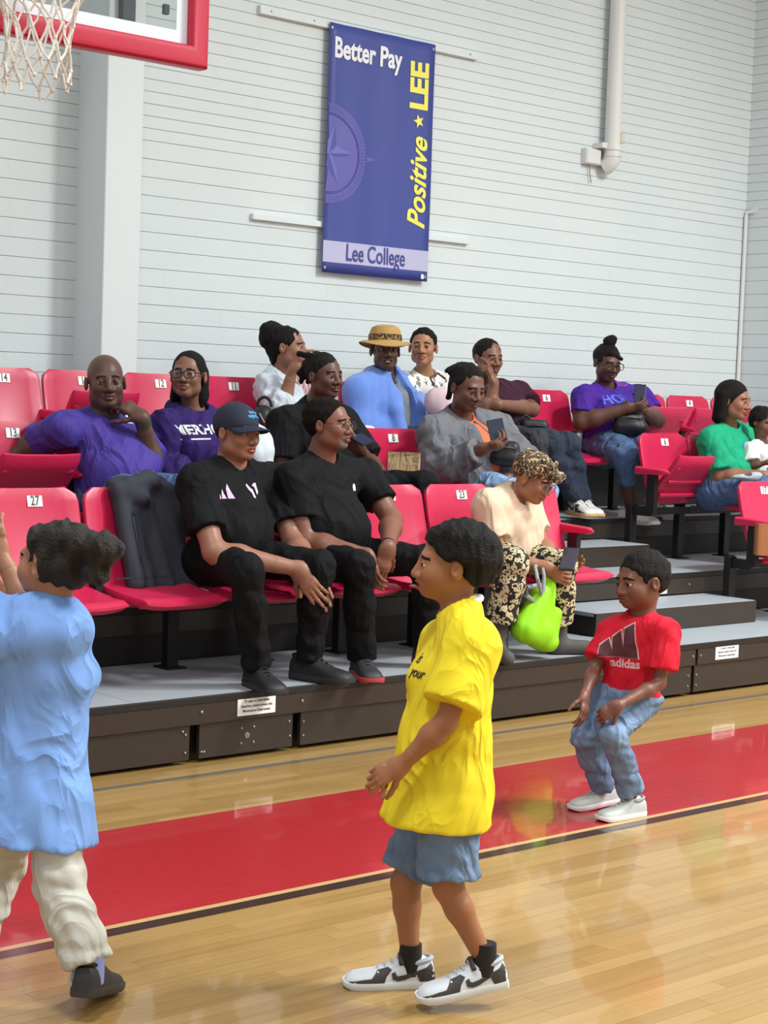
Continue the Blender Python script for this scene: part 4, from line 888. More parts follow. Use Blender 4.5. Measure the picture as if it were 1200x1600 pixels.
# --- boy in red
d = 6.56
J = dict(head=PD(1001, 910, d), neck=PD(1004, 962, d+.02), shR=PD(958, 988, d+.07), shL=PD(1040, 990, d-.07), elR=PD(927, 1048, d+.02), wrR=PD(913, 1088, d-.10), elL=PD(1030, 1068, d-.10), wrL=PD(965, 1103, d-.22),
    pelvis=PD(982, 1085, d+.06), hipR=PD(952, 1088, d+.10), hipL=PD(1005, 1090, d+.0), kneeR=PD(912, 1152, d-.05), kneeL=PD(958, 1148, d-.18), ankR=PD(946, 1232, d+.09), ankL=PD(988, 1243, d-.06), toeR=PD(918, 1250, d+.05), toeL=PD(952, 1268, d-.12))
J['front'] = nrm(-CRH*.5+CTO*.8); A = facing(J['head'], -52, -4, -4)
red = person('small boy in a red tee and blue jeans half crouching on the red stripe', J, '74493a', hs=.98, sz=.60, A=A, head=dict(child=True), h=.008, hair=dict(off=.012, curl=(.002, 260)),
    top=dict(color='cf1f33', off=.014, sleeve=.72, sleeve_r=1.3, hem=.02, neck=.058, fold=(.006, 30), seed=9, h=.010), bottom=dict(color='', m=M_DENIMW, to=1.93, cuff=1.35, off=.014, name='jeans', fold=(.007, 42), waist=.05, legk=.02),
    hands=(('R', -ZA*.8+CTO*.5, -CRH*.2+CTO*-.3+ZA*.2, 'relax', 1.15), ('L', -CRH*.8-ZA*.5, CTO*-.6-ZA*.3, 'grip', 1.15)))
for a, t, q in (('ankR', 'toeR', 0), ('ankL', 'toeL', 0)): shoe(red.root, red.J[a], red.J[t], sz=.60, scale=1.16, color='b9bab6', sole='e6e6e2', lace='c9c9c4', dz=-red.J[a][2]+.001 if a == 'ankL' else -.062, tilt=-4 if a == 'ankR' else 0, accent='ddc040')
o_ = on_cloth(red.top, 975, 1018); r_ = nrm(CRH*.86+CTO*.5); u_ = ZA
M_DKPRINT = mat('print_maroon', '4e1e26', .6); M_LTPRINT = mat('print_blush', 'd8a6a8', .6)
for i, (x0, x1, h0, h1) in enumerate(((-.085, -.050, .042, .070), (-.045, -.005, .075, .105), (.0, .045, .110, .135))):
    poly(red.top, [(x0-.004, -.024), (x1+.018, -.024), (x1-.012, h1-.02), (x0-.010, h0-.02)], M_LTPRINT, o_, r_, u_, 'bar_outline', 2); poly(red.top, [(x0, -.022), (x1+.012, -.022), (x1-.014, h1-.026), (x0-.006, h0-.026)], M_DKPRINT, o_, r_, u_, 'bar_mark', 2, eps=.0042)
decal_text(red.top, 'adidas', .046, M_LTPRINT, on_cloth(red.top, 977, 1037), r_, u_, bold=.0015, sx=1.05)
# --- child in blue seen from behind
d = 4.34
J = dict(head=PD(82, 882, d), neck=PD(82, 955, d), shR=PD(100, 986, d-.02), shL=PD(-18, 990, d-.03), elR=PD(62, 1030, d+.20), wrR=PD(20, 940, d+.30), elL=PD(48, 955, d+.14), wrL=PD(-2, 862, d+.16),
    pelvis=PD(58, 1228, d+.03), hipR=PD(84, 1240, d), hipL=PD(32, 1240, d+.02), kneeR=PD(92, 1372, d-.03), kneeL=PD(0, 1352, d+.22), ankR=PD(140, 1515, d-.08), ankL=PD(-48, 1480, d+.15), toeR=PD(132, 1545, d+.10), toeL=PD(-90, 1500, d+.3))
J['front'] = nrm(-CRH*.55-CTO*.8); A = facing(J['head'], -128, 6)
blue = person('child in a light blue tee and pale trousers running off at the left edge', J, 'a06f56', hs=.88, sz=.72, g=.70, A=A, head=dict(child=True), h=.008,
    hair=dict(off=.016, m=mat('brown_black_hair', '1d1613', .8, noise=(40, .6), bump=(120, 1)), line=((.045, 0, .045), (.80, 0, -.60)), cuts=(((-.04, 0, -.085), (0, 0, -1)),), add=(('ell', (-.095, 0, .065), (.070, .075, .066)), ('ell', (-.055, .02, .098), (.06, .06, .04)), ('ell', (-.165, 0, .075), (.055, .065, .055)), ('ell', (-.150, .0, .02), (.04, .05, .05)), ('ell', (.02, 0, .09), (.05, .06, .03))), curl=(.007, 150), h=.0042, reach=.26),
    top=dict(color='7ea4e2', off=.020, sleeve=.55, sleeve_r=1.35, hem=.13, neck=.056, hemflare=.185, hemshift=-.035, fold=(.007, 24), h=.010, seed=12), bottom=dict(color='c3bfb4', to=1.93, cuff=1.25, off=.020, fold=(.007, 36), name='trousers', waist=-.10),
    hands=(('L', ZA*.9-CRH*.2, -CTO, 'relax'), ('R', ZA*.5-CRH*.6, -CTO, 'relax')))
MB().tube([blue.J['ankR']+ZA*.05, blue.J['ankR']-ZA*.03+np.array((0, 0.01, 0))], [.037, .042], 16).obj('sock', mat('sock_blue', '8d9bd0', .9), blue.root, smooth=True)
shoe(blue.root, blue.J['ankR'], blue.J['ankR']+nrm(-CTO*1+CRH*.15)*.1, sz=.72, color='26221f', sole='322c28', lace='26221f', dz=-.065, scale=1.1, tilt=-14)
shoe(blue.root, blue.J['ankL'], blue.J['ankL']+nrm(-CTO*.3-CRH)*.1, sz=.72, color='26221f', sole='322c28', lace='26221f', dz=-.07)
# ------------------------------------------------------------------ seated spectators
def seated(row, sx, label, tone, th, pitch, J, roll=0, **k):
    """J: photo joints; hips and legs default to the seat at x = sx"""
    G = dict(pelvis=(0, .44, .51), kneeR=(-.13, .04, .50), kneeL=(.13, .04, .50), ankR=(-.13, .09, .10), ankL=(.13, .09, .10))
    W = {n: np.array((sx+q[0], Y0+row*RD+q[1], Z0+row*RISE+q[2])) for n, q in G.items()}; W.update(px(row, **J)); W['front'] = W.get('front', FA)
    for s_ in 'RL':
        if 'toe'+s_ not in W: W['toe'+s_] = W['ank'+s_]+np.array((0, -.12, -.03))
    W['hipaxis'] = XA
    return person(label, W, tone, A=facing(W['head'], th, pitch, roll), **k)
SHORT = dict(off=.006, curl=(.0015, 300))
# man in cap
cap = seated(0, 4.62, 'man in a navy cap and black tee with hands clasped in the front row', '936652', 46, -3, dict(head=(371, 676, .42), neck=(360, 727, .47), shR=(304, 757, .42), shL=(425, 752, .52), elR=(334, 862, .24), wrR=(466, 889, .06), elL=(458, 848, .34), wrL=(486, 884, .05),
    pelvis=(352, 872, .46), kneeR=(384, 892, .02), kneeL=(498, 884, .04), ankR=(402, 1045, .07), ankL=(482, 1032, .11), toeR=(420, 1066, -.05), toeL=(515, 1052, .0)), hs=1.06, g=1.0, belly=.3, arm=1.16, neck_r=.062, head=dict(fat=1.06, jaw=1.08),
    top=dict(color='0f0f12', off=.016, sleeve=.70, sleeve_r=1.16, hem=.06, fold=(.007, 30), seed=21), bottom=dict(color='0d0d0f', to=1.99, cuff=1.15, fold=(.006, 34)), hands=(('R', CRH*.60-ZA*.78+CTO*.1, -CTO*.9+CRH*.15, ((12, 14, 8), (12, 14, 8), (14, 16, 8), (18, 18, 10)), 1.12), ('L', CRH*.42-ZA*.88, CTO*.9-CRH*.2, 'flat', 1.08)), shoes=dict(color='1b1b1d', sole='2a2a2b', lace='222224'))
def cap_hat(b, col, label_txt):
    p, A, s = b.J['head'], b.A, b.hs; H = lambda *q: put(p, A, q, s); v = Vol(p-.2, p+.2, .0045); v.ell(H(-.014, 0, .036), A, np.array((.107, .086, .092))*s, 0)
    v.cut(H(.07, 0, .030), A[0]*.22-A[2]*.97); hat = solid('cap', v, mat('cap_'+col, col, .8, noise=(40, .12), bump=(300, .15)), b.root); rows = []
    for t in np.linspace(0, 1, 7):
        row = []
        for q in np.linspace(-1, 1, 17): row.append(H(.070+(.095*math.sqrt(max(0, 1-(abs(q)**2.4)*.92)))*t-.055*(q*q)*(1-t*.3), q*.082*(1-.05*t), .036-.012*t-.026*q*q*(.6+.4*t)))
        rows.append(row)
    V = [x for r in rows for x in r]; Fc = [(i*17+j, i*17+j+1, i*17+j+18, i*17+j+17) for i in range(6) for j in range(16)]
    br = link('brim', mesh('brim', V, Fc, MATS['cap_'+col], True), hat); md = br.modifiers.new('thick', 'SOLIDIFY'); md.thickness = .005
    MB().lathe([(.007, -.002), (.006, .003), (.001, .005)], 10).obj('button', MATS['cap_'+col], hat, H(-.014, 0, .128))
    mm = mat('print_sky', '2f9ad8', .5)
    for i, t in enumerate(label_txt): decal_text(hat, t, .024, mm, H(.06, .012, .083-.022*i), A[1]*1-A[0]*.0, A[2]*.8-A[0]*.6, sx=.9, bold=.0006)
    return hat
cap_hat(cap, '1b2236', ('better', 'together')); make_hair(cap, cap.root, dict(off=.002, curl=(.001, 300)))
def chest_frame(b, th=0):
    w = nrm(b.J['shL']-b.J['shR']); up = nrm(b.J['neck']-b.J['pelvis']); return w, up, nrm(np.cross(w, up))
def chest_pt(b, x, z, out=.16): w, up, fr = chest_frame(b); return lerp(b.J['shR'], b.J['shL'], .5)+w*x+up*z+fr*out
w_, u_, f_ = chest_frame(cap); stripes3(cap.top, on_cloth(cap.top, 352, 779), w_, u_, .085, M_PINKINK)
for pts in ([(-.034, .022), (-.026, .030), (-.012, .006), (-.006, .006), (-.006, -.034), (-.018, -.030), (-.018, -.010), (-.028, .004)], [(.0, .020), (.014, .030), (.030, .032), (.024, -.008), (.008, -.020), (.012, .014)]): poly(cap.top, pts, M_PINKINK, on_cloth(cap.top, 396, 766), w_, u_, 'shirt_emblem', 1)
# man in glasses
man2 = seated(0, 5.12, 'man with glasses in a black tee looking right in the front row', '7d5241', 62, 2, dict(head=(515, 664, .42), neck=(500, 719, .48), shR=(452, 752, .42), shL=(570, 745, .54), elR=(478, 846, .33), wrR=(573, 868, .08), elL=(612, 812, .36), wrL=(606, 856, .10),
    pelvis=(497, 866, .46), kneeR=(560, 886, .02), kneeL=(668, 876, .08), ankR=(565, 1028, .10), ankL=(668, 1012, .12), toeR=(578, 1050, -.04), toeL=(690, 1030, .0)), hs=1.03, g=1.16, belly=1.0, arm=1.18, neck_r=.062, head=dict(fat=1.05), beard='grey',
    top=dict(color='0e0e11', off=.016, sleeve=.62, sleeve_r=1.12, hem=.05, fold=(.007, 28), seed=33), bottom=dict(color='0d0d0f', to=2.0, cuff=1.2, fold=(.006, 34)), hands=(('L', -ZA*.95-CRH*.25, CTO*-.8-CRH*.4, ((14, 20, 12), (16, 22, 12), (18, 24, 14), (22, 28, 16)), 1.1, .04), ('R', -ZA*.9+CRH*.3, CTO*-.7+CRH*.5, 'relax', 1.05)),
    shoes=dict(color='2a2a2d', sole='b23a36', lace='333336'), hair=dict(off=.012, line=((.050, 0, .062), (.86, 0, -.51)), curl=(.002, 240), m=mat('greying_hair', '1a1614', .9, 0, .12, noise=(80, .7), bump=(160, .8))))
glasses(man2, mat('bronze_frames', '4a3020', .3, .5), .0014, .024, .017)
band(man2.root, lerp(man2.J['elL'], man2.J['wrL'], .93), man2.J['wrL'], .036, mat('watch_black', '18181c', .4), 'watch', .013); band(man2.root, lerp(man2.J['elR'], man2.J['wrR'], .95), man2.J['wrR'], .034, mat('silver_beads', 'c9c9cc', .25, .8), 'bracelet', .006)
w_, u_, f_ = chest_frame(man2); poly(man2.top, [(-.018, -.014), (.018, -.014), (.019, .004), (.010, .018), (-.006, .018), (-.017, .006)], M_INKW, on_cloth(man2.top, 553, 762), w_, u_, 'shirt_emblem', 1)
# leaning woman with headwrap
def leopard(name, c0, c1, scale=60, thr=.5, dist=.0):
    m = mat(name, c0, .8); nt = m.node_tree; N = nt.nodes; tc = N.new('ShaderNodeTexCoord'); vo = N.new('ShaderNodeTexVoronoi'); vo.inputs['Scale'].default_value = scale; no = N.new('ShaderNodeTexNoise'); no.inputs['Scale'].default_value = scale*1.2
    nt.links.new(tc.outputs['Object'], no.inputs['Vector']); mv = N.new('ShaderNodeMix'); mv.data_type = 'RGBA'; mv.inputs['Factor'].default_value = .012+dist; nt.links.new(tc.outputs['Object'], mv.inputs['A']); nt.links.new(no.outputs['Color'], mv.inputs['B']); nt.links.new(mv.outputs['Result'], vo.inputs['Vector'])
    r = N.new('ShaderNodeValToRGB'); r.color_ramp.interpolation = 'CONSTANT'; e = r.color_ramp.elements; e[0].position = 0; e[0].color = lin(shade(c0, .72)); e[1].position = thr*.45; e[1].color = lin(c1); x = e.new(thr); x.color = lin(c0); nt.links.new(vo.outputs['Distance'], r.inputs[0]); nt.links.new(r.outputs[0], N['Principled BSDF'].inputs['Base Color']); return m
M_LEO = leopard('leopard_cloth', 'b99a72', '2e221a', 62, .62); M_PAIS = leopard('paisley_cloth', '17130f', 'c9b994', 38, .52, .02)
pink = seated(0, 6.36, 'woman in a leopard headwrap and cream tee leaning over her phone', '9a6a50', 66, -24, dict(head=(833, 748, .20), neck=(797, 776, .31), shR=(762, 792, .28), shL=(822, 792, .42), elR=(776, 866, .22), wrR=(850, 886, .04), elL=(846, 852, .30), wrL=(866, 872, .10),
    pelvis=(772, 868, .46), kneeR=(800, 880, .04), kneeL=(876, 884, .06), ankR=(780, 985, .10), ankL=(872, 985, .12), toeR=(790, 1012, .0), toeL=(912, 1004, .04)), roll=0, hs=1.0, g=1.02, belly=.4, bust=.7, arm=1.02, neck_r=.05, head=dict(fem=True),
    top=dict(color='d6bda4', off=.016, sleeve=.66, sleeve_r=1.08, hem=.02, neck=.058, fold=(.006, 30), seed=41), bottom=dict(color='', m=M_PAIS, to=1.86, cuff=1.25, off=.02, fold=(.005, 30)), hands=(('R', CRH*.85-ZA*.45, CTO*-.3+ZA*.3+CRH*.1-CTO*.5, 'relax', 1.0), ('L', CRH*.7-ZA*.2-CTO*.3, CTO*.6+ZA*.4, 'hold', 1.0)))
def wrap(b):
    p, A, s = b.J['head'], b.A, b.hs; H = lambda *q: put(p, A, q, s); v = Vol(p-.22, p+.22, .005); v.ell(H(-.016, 0, .046), A, np.array((.113, .092, .093))*s, 0); v.cut(H(.085, 0, .042), A[0]*.35-A[2]*.94)
    for i in range(5): t = i/4; v.cone(H(.02+.07*t, -.088+.02*t, .04+.018*i), H(.10-.03*t, .02, .06+.016*i), .012*s, .010*s, .006); v.cone(H(-.11+.03*t, -.02, .0+.03*i), H(.02+.07*t, -.085+.02*t, .04+.018*i), .012*s, .012*s, .006)
    v.ell(H(.112, .0, .062), A, np.array((.034, .040, .030))*s, .012); v.ell(H(.118, .03, .075), A, np.array((.026, .03, .02))*s, .006); v.folds(.002, 150, 3); return solid('headwrap', v, M_LEO, b.root)
wrap(pink); glasses(pink, mat('grey_frames', '3a3f48', .3), .0022, .028, .021)
for i in range(3): q = lerp(pink.J['elL'], pink.J['wrL'], .80+.08*i); band(pink.root, q, pink.J['wrL'], .034, mat('bangle_pale', 'cfd6cf', .3), 'bangle', .004)
for s_ in 'RL':
    a, t = pink.J['ank'+s_], pink.J['toe'+s_]; F_ = nrm((t-a)*np.array((1, 1, 0))); v = Vol(a-.26, a+.26, .007); zb = Z0+.002; g0 = np.array((a[0], a[1], zb+.035))
    v.cone(a+ZA*.05, g0+ZA*.02, .047, .045, 0); v.cone(g0, g0+F_*.15, .042, .036, .03); v.cone(g0, g0-F_*.03, .04, .038, .02); v.cut((a[0], a[1], zb), (0, 0, -1)); v.cut(a+ZA*.07, (0, 0, 1)); solid('boot', v, mat('boot_grey', '4b4844', .8), pink.root)
# man in purple
M_PURP = mat('purple_knit', '4b3a92', .7, 0, .25, noise=(10, .1), wrinkle=(7, .022))
pur = seated(1, 4.50, 'bald man in a purple tee with his hand to his chin in the second row', '5c4036', 8, 0, dict(head=(165, 597, .44), neck=(160, 652, .50), shR=(98, 672, .46), shL=(222, 676, .52), elR=(58, 690, .62), wrR=(20, 712, .66), elL=(240, 738, .34), wrL=(222, 652, .28), pelvis=(185, 770, .44), kneeR=(228, 768, .04), kneeL=(292, 764, .05)), hs=1.12, g=1.16, belly=.8, arm=1.22, neck_r=.066, head=dict(fat=1.04, jaw=1.1), brow=True,
    top=dict(color='', m=M_PURP, off=.016, sleeve=.66, sl=dict(R=1.0), sleeve_r=1.15, hem=.05, fold=(.009, 26), seed=51), bottom=dict(color='', m=M_DENIM, to=1.9), hands=(('L', nrm(-CRH*.75+ZA*.5), -ZA*.3-CTO*.4-CRH*.3, ((35, 50, 30), (50, 60, 35), (60, 65, 35), (65, 65, 40)), 1.08), ('R', -CRH*.8-ZA*.5, CTO, 'relax')), roll=-3)
band(pur.root, lerp(pur.J['elL'], pur.J['wrL'], .90), pur.J['wrL'], .040, mat('watch_olive', '3a3b36', .5), 'watch', .015)
w_, u_, f_ = chest_frame(pur); poly(pur.top, [(-.012, .016), (.004, .022), (.016, -.004), (.008, -.012), (-.002, .002)], M_INKW, on_cloth(pur.top, 200, 655), w_, u_, 'shirt_emblem', 1); poly(pur.top, [(-.03, -.016), (.022, -.016), (.022, -.022), (-.03, -.022)], M_INKW, on_cloth(pur.top, 200, 655), w_, u_, 'shirt_emblem', 1)
# woman in purple hoodie
M_HOOD = mat('violet_fleece', '33235f', .85, 0, .2, noise=(12, .12), wrinkle=(7, .024))
hoo = seated(1, 4.99, 'woman with glasses and a dark purple lettered hoodie in the second row', '845c49', -14, 5, dict(head=(294, 587, .42), neck=(303, 647, .46), shR=(258, 668, .44), shL=(345, 668, .52), elR=(262, 730, .40), wrR=(300, 762, .15), elL=(368, 735, .42), wrL=(350, 765, .15)), hs=1.02, g=1.0, bust=.6, neck_r=.047, head=dict(fem=True),
    top=dict(color='', m=M_HOOD, off=.026, sleeve=1.95, sleeve_r=1.2, hem=.05, hood=True, name='hoodie', fold=(.008, 32), seed=61), bottom=dict(color='', m=M_DENIM, to=1.9), hands=(('R', CRH*.6-ZA*.2, -CTO, 'relax'), ('L', -CRH*.6-ZA*.2, -CTO, 'relax')),
    hair=dict(off=.006, add=(('cone', (-.05, .055, .02), (-.06, .062, -.10), .034, .030), ('cone', (-.05, -.055, .02), (-.045, -.070, -.105), .034, .026), ('cone', (-.08, 0, 0), (-.08, 0, -.11), .05, .05), ('cone', (-.06, .06, -.08), (-.06, .05, -.135), .034, .02)), reach=.22, curl=(.001, 120)))
glasses(hoo, None, .0026, .027, .019)
w_, u_, f_ = chest_frame(hoo); decal_text(hoo.top, 'EMERHO', .066, M_INKW, on_cloth(hoo.top, 306, 672), w_, u_, bold=.0022, sx=.95)
poly(hoo.top, [(-.05, .003), (.07, .003), (.07, -.004), (-.05, -.004)], M_INKW, on_cloth(hoo.top, 306, 686), w_, u_, 'underline', 2)
for q in (-1, 1): MB().tube([chest_pt(hoo, q*.035, -.03, .10), chest_pt(hoo, q*.04, -.10, .135), chest_pt(hoo, q*.03, -.20, .150)], .004, 6).obj('drawstring', M_HOOD, hoo.root)
# young man with locs
yng = seated(1, 5.86, 'young man with tied locs in a black tee holding a phone', '5c3d31', 44, 0, dict(head=(507, 588, .40), neck=(490, 640, .47), shR=(444, 662, .44), shL=(535, 660, .54), elR=(438, 738, .42), wrR=(520, 735, .16), elL=(590, 738, .32), wrL=(562, 702, .14), pelvis=(510, 762, .46), kneeR=(600, 762, .03), kneeL=(662, 756, .06)), hs=1.02, g=1.0, neck_r=.055,
    top=dict(color='121215', off=.018, sleeve=.72, sleeve_r=1.2, hem=.05, fold=(.007, 30), seed=71), bottom=dict(color='0d0d0f', to=1.9), hands=(('L', ZA*.5-CRH*.5+CTO*.4, -CRH*.1+ZA*.6-CTO*.5, 'hold', 1.05), ('R', CRH*.7-ZA*.2, -CTO, 'relax')),
    hair=dict(off=.007, line=((.066, 0, .066), (.70, 0, -.71)), add=[('cone', (-.03+.03*math.cos(a), .05*math.sin(a), .10), (-.10+.035*math.cos(a*2), .06*math.sin(a), .11-.05*(i % 3)), .014, .016) for i, a in enumerate(np.linspace(0, 6, 12))]+[('cone', (-.09, q, .03), (-.125, q*1.2, -.03), .016, .014) for q in (-.04, 0, .04)], curl=(.002, 200), reach=.22))
# woman in grey hoodie
M_GREYH = mat('grey_fleece', '6d6e74', .9, 0, .2, noise=(16, .12), wrinkle=(7, .024))
gry = seated(1, 6.90, 'woman in an open grey hoodie and orange tee reading her phone', '69473a', 36, -16, dict(head=(731, 606, .36), neck=(718, 654, .46), shR=(676, 676, .42), shL=(776, 668, .56), elR=(680, 738, .38), wrR=(752, 702, .10), elL=(818, 720, .46), wrL=(792, 748, .16), pelvis=(738, 752, .46)), hs=1.10, g=1.24, belly=.9, bust=.9, arm=1.2, neck_r=.056, head=dict(fem=True, fat=1.08),
    top=dict(color='e0714f', off=.010, sleeve=.4, hem=.05, fold=(.005, 30), seed=81), over=dict(color='', m=M_GREYH, off=.030, sleeve=1.92, sleeve_r=1.15, hem=.03, open_front=(1.0, .055, .135, .20), name='hoodie', fold=(.007, 30), seed=82, neck=.075), bottom=dict(color='', m=M_DENIML, to=1.95, cuff=1.3, thigh=1.1),
    hands=(('R', CRH*.75+ZA*.25+CTO*.2, ZA*.8-CTO*.5, 'hold', 1.1), ('L', -CRH*.5-ZA*.2, -CTO, 'relax', 1.05)), hair=dict(off=.008, line=((.052, 0, .060), (.80, 0, -.60)), add=[('cone', (-.04+.05*math.cos(a), .055*math.sin(a), .095), (-.075+.075*math.cos(a), .08*math.sin(a), .055), .015, .012) for a in np.linspace(0.5, 5.8, 11)]+[('cone', (-.06, -.06, 0), (-.06, -.065, -.07), .02, .014)], curl=(.003, 160), reach=.21))
# woman with updo in pale shirt
M_PALE = mat('pale_denim_shirt', 'c4cdd6', .8, noise=(14, .10), wrinkle=(8, .022))
wht = seated(2, 6.30, 'woman with a high puff of hair in a pale shirt in the back row', '916550', 74, 2, dict(head=(450, 543, .40), neck=(436, 586, .46), shR=(420, 606, .42), shL=(474, 606, .54), elR=(440, 640, .28), wrR=(458, 577, .22), elL=(498, 652, .40), wrL=(500, 660, .2), pelvis=(462, 688, .45)), hs=1.03, g=.95, bust=.5, neck_r=.045, head=dict(fem=True),
    top=dict(color='', m=M_PALE, off=.022, sleeve=1.25, sleeve_r=1.3, hem=.04, fold=(.008, 34), seed=91), bottom=dict(color='e4e4e2', to=1.9), hands=(('R', ZA*.75+CRH*.35, CRH*.6-CTO*.4, ((20, 40, 25), (60, 70, 40), (70, 75, 40), (75, 75, 40))), ('L', CRH*.5-ZA*.3, -CTO, 'relax')),
    hair=dict(off=.006, add=(('ell', (-.095, 0, .085), (.070, .075, .066)), ('ell', (-.110, 0, .045), (.058, .066, .06)), ('cone', (-.08, 0, .0), (-.075, 0, -.06), .05, .035)), curl=(.003, 170), reach=.24))
for i in range(3): MB().tube([PY(466+8*i, 588+3*i, Y0+2*RD+.32), PY(468+8*i, 620, Y0+2*RD+.30)], .008, 6).obj('pink_trim', mat('trim_pink', 'cf8f92', .7), wht.root)
# person in straw hat with blue towel
M_TOWEL = mat('blue_towel', '6c8edb', .95, 0, .1, noise=(18, .12), bump=(150, .6), sheen=.4); M_STRAW = mat('straw_tan', 'b58f52', .8, noise=(40, .15), bump=(120, .4))
hat = seated(2, 7.30, 'smiling person in a straw hat wrapped in a blue towel', '55372a', 12, 2, dict(head=(602, 548, .40), neck=(602, 592, .46), shR=(562, 612, .44), shL=(634, 612, .52), elR=(564, 672, .40), wrR=(604, 690, .2), elL=(650, 678, .38), wrL=(655, 690, .20), pelvis=(612, 690, .45)), hs=1.05, g=1.0, neck_r=.05, head=dict(smile=True),
    top=dict(color='7c8088', off=.004, sleeve=.5, hem=.05), bottom=dict(color='2c3a52', to=1.9), hands=(('R', CRH*.7-ZA*.3, -CTO, 'relax'), ('L', CRH*.3-ZA*.6, -CTO, 'grip')))
def towel(b):
    v = Vol(*bounds([b.J[k] for k in ('neck', 'shR', 'shL', 'elR', 'elL', 'pelvis')], .22), .008); J = b.J; w, up, fr = chest_frame(b); torso(v, J, .040, 1.0, 0, 0, 1.0, False)
    for S, E_, q in ((J['shR'], J['elR'], -1), (J['shL'], J['elL'], 1)):
        v.cone(S, E_, .088, .10, .05); v.cone(E_, lerp(J['neck'], J['pelvis'], .85)+w*q*.10+fr*.10, .09, .07, .06); v.cone(J['neck']+w*q*.055+up*.015, S, .05, .07, .04)
        v.cone(J['neck']+w*q*.062+fr*.035+up*.03, lerp(J['neck'], J['pelvis'], .5)+w*q*.105+fr*.14, .036, .046, .02); v.cone(lerp(J['neck'], J['pelvis'], .5)+w*q*.105+fr*.14, lerp(J['neck'], J['pelvis'], .98)+w*q*.11+fr*.16, .046, .055, .02)
    v.cone(J['neck']+w*.06-fr*.06+up*.03, J['neck']-w*.06-fr*.06+up*.03, .045, .045, .04); v.cut(lerp(J['neck'], J['pelvis'], .95), -ZA); v.folds(.005, 40, 7, (1, 1, .3))
    for a_, b_ in ((0, .5), (.5, 1.1)): v.cone(lerp(J['neck'], J['pelvis'], a_)+fr*(.10+.10*a_), lerp(J['neck'], J['pelvis'], b_)+fr*(.10+.10*b_), .058, .058, .008, sub=True)
    v.cone(J['neck']+up*.02, J['head'], .060, .08, .01, sub=True); return solid('towel', v, M_TOWEL, b.root)
towel(hat)
def straw_hat(b):
    p, A, s = b.J['head'], b.A, b.hs; H = lambda *q: put(p, A, q, s); R_ = []
    prof = ((.150, .028), (.152, .032), (.128, .043), (.100, .052), (.094, .062), (.090, .105), (.078, .133), (.050, .146), (.004, .150))
    for r, z in prof: R_.append([H(-.012+r*math.cos(a)*1.06, r*math.sin(a), z+(.014*math.cos(2*a)*-1 if r > .12 else 0)) for a in np.linspace(0, 2*math.pi, 36, endpoint=False)])
    ht = MB().loft(R_, False, True).obj('hat', M_STRAW, b.root, smooth=True); md = ht.modifiers.new('thick', 'SOLIDIFY'); md.thickness = .004
    R_ = [[H(-.012+r*math.cos(a)*1.06, r*math.sin(a), z) for a in np.linspace(0, 2*math.pi, 36, endpoint=False)] for r, z in ((.0985, .060), (.0955, .092))]; MB().loft(R_, False, False).obj('hat_band', leopard('hat_leopard', 'a87f4a', '21160f', 70, .6), ht, smooth=True)
straw_hat(hat); make_hair(hat, hat.root, dict(off=.003))
MB().tube([lerp(hat.J['elL'], hat.J['wrL'], .3), lerp(hat.J['elL'], hat.J['wrL'], .62)], [.052, .048], 14).obj('pink_cuff', mat('cuff_pink', 'd8447c', .8), hat.root, smooth=True); MB().tube([lerp(hat.J['elL'], hat.J['wrL'], .12), lerp(hat.J['elL'], hat.J['wrL'], .32)], [.056, .054], 14).obj('lilac_cuff', mat('cuff_lilac', '9a8ad0', .8), hat.root, smooth=True)
# short haired woman in patterned blouse
M_BLOUSE = leopard('sketch_blouse', 'd9dad4', '6a6862', 22, .30, .05)
old = seated(2, 7.72, 'older woman with cropped hair in a white patterned blouse', 'a17355', -6, 2, dict(head=(661, 543, .42), neck=(664, 588, .48), shR=(632, 606, .46), shL=(700, 606, .54), elR=(630, 668, .42), wrR=(664, 690, .2), elL=(712, 668, .44), wrL=(690, 690, .2)), hs=1.02, g=.98, bust=.5, neck_r=.046, head=dict(fem=True), top=dict(color='', m=M_BLOUSE, off=.016, sleeve=.7, sleeve_r=1.2, hem=.05, seed=101), bottom=dict(color='3a3a40', to=1.9),
    hands=(('R', CRH*.6-ZA*.3, -CTO, 'relax'), ('L', -CRH*.6-ZA*.3, -CTO, 'relax')), hair=dict(off=.007, line=((.066, 0, .070), (.75, 0, -.65)), m=mat('grey_black_hair', '1c1917', .9, 0, .15, noise=(90, .8), bump=(170, .8)), curl=(.002, 220)))
# woman in maroon
mar = seated(2, 8.15, 'woman in a maroon tee resting her cheek on her hand', '7a5241', 34, -4, dict(head=(763, 560, .38), neck=(762, 606, .46), shR=(742, 622, .42), shL=(810, 616, .56), elR=(764, 648, .24), wrR=(772, 598, .22), elL=(832, 640, .38), wrL=(778, 632, .16), pelvis=(800, 690, .46), kneeR=(858, 690, .02), kneeL=(888, 694, .0), ankR=(900, 785, .06), ankL=(912, 785, .06), toeR=(912, 800, -.05), toeL=(924, 802, -.05)), hs=1.04, g=1.12, bust=.8, arm=1.12, neck_r=.05, head=dict(fem=True, fat=1.05),
    top=dict(color='3b1a2c', off=.018, sleeve=.75, sleeve_r=1.2, hem=.05, seed=111), bottom=dict(color='', m=M_DENIMD, to=1.92, cuff=1.1, thigh=1.05), hands=(('R', ZA*.85-CRH*.35, -CRH*.7-CTO*.2, ((10, 25, 15), (60, 60, 40), (70, 70, 40), (75, 70, 40)), 1.05), ('L', -CRH*.9, -CTO, 'grip')), shoes=dict(color='c9c7c4', sole='caa06a', lace='e2e0dc', style='swoosh', accent='4a2a38'),
    hair=dict(off=.005, add=(('ell', (-.115, 0, .035), (.036, .040, .036)),), curl=(.0012, 200)))
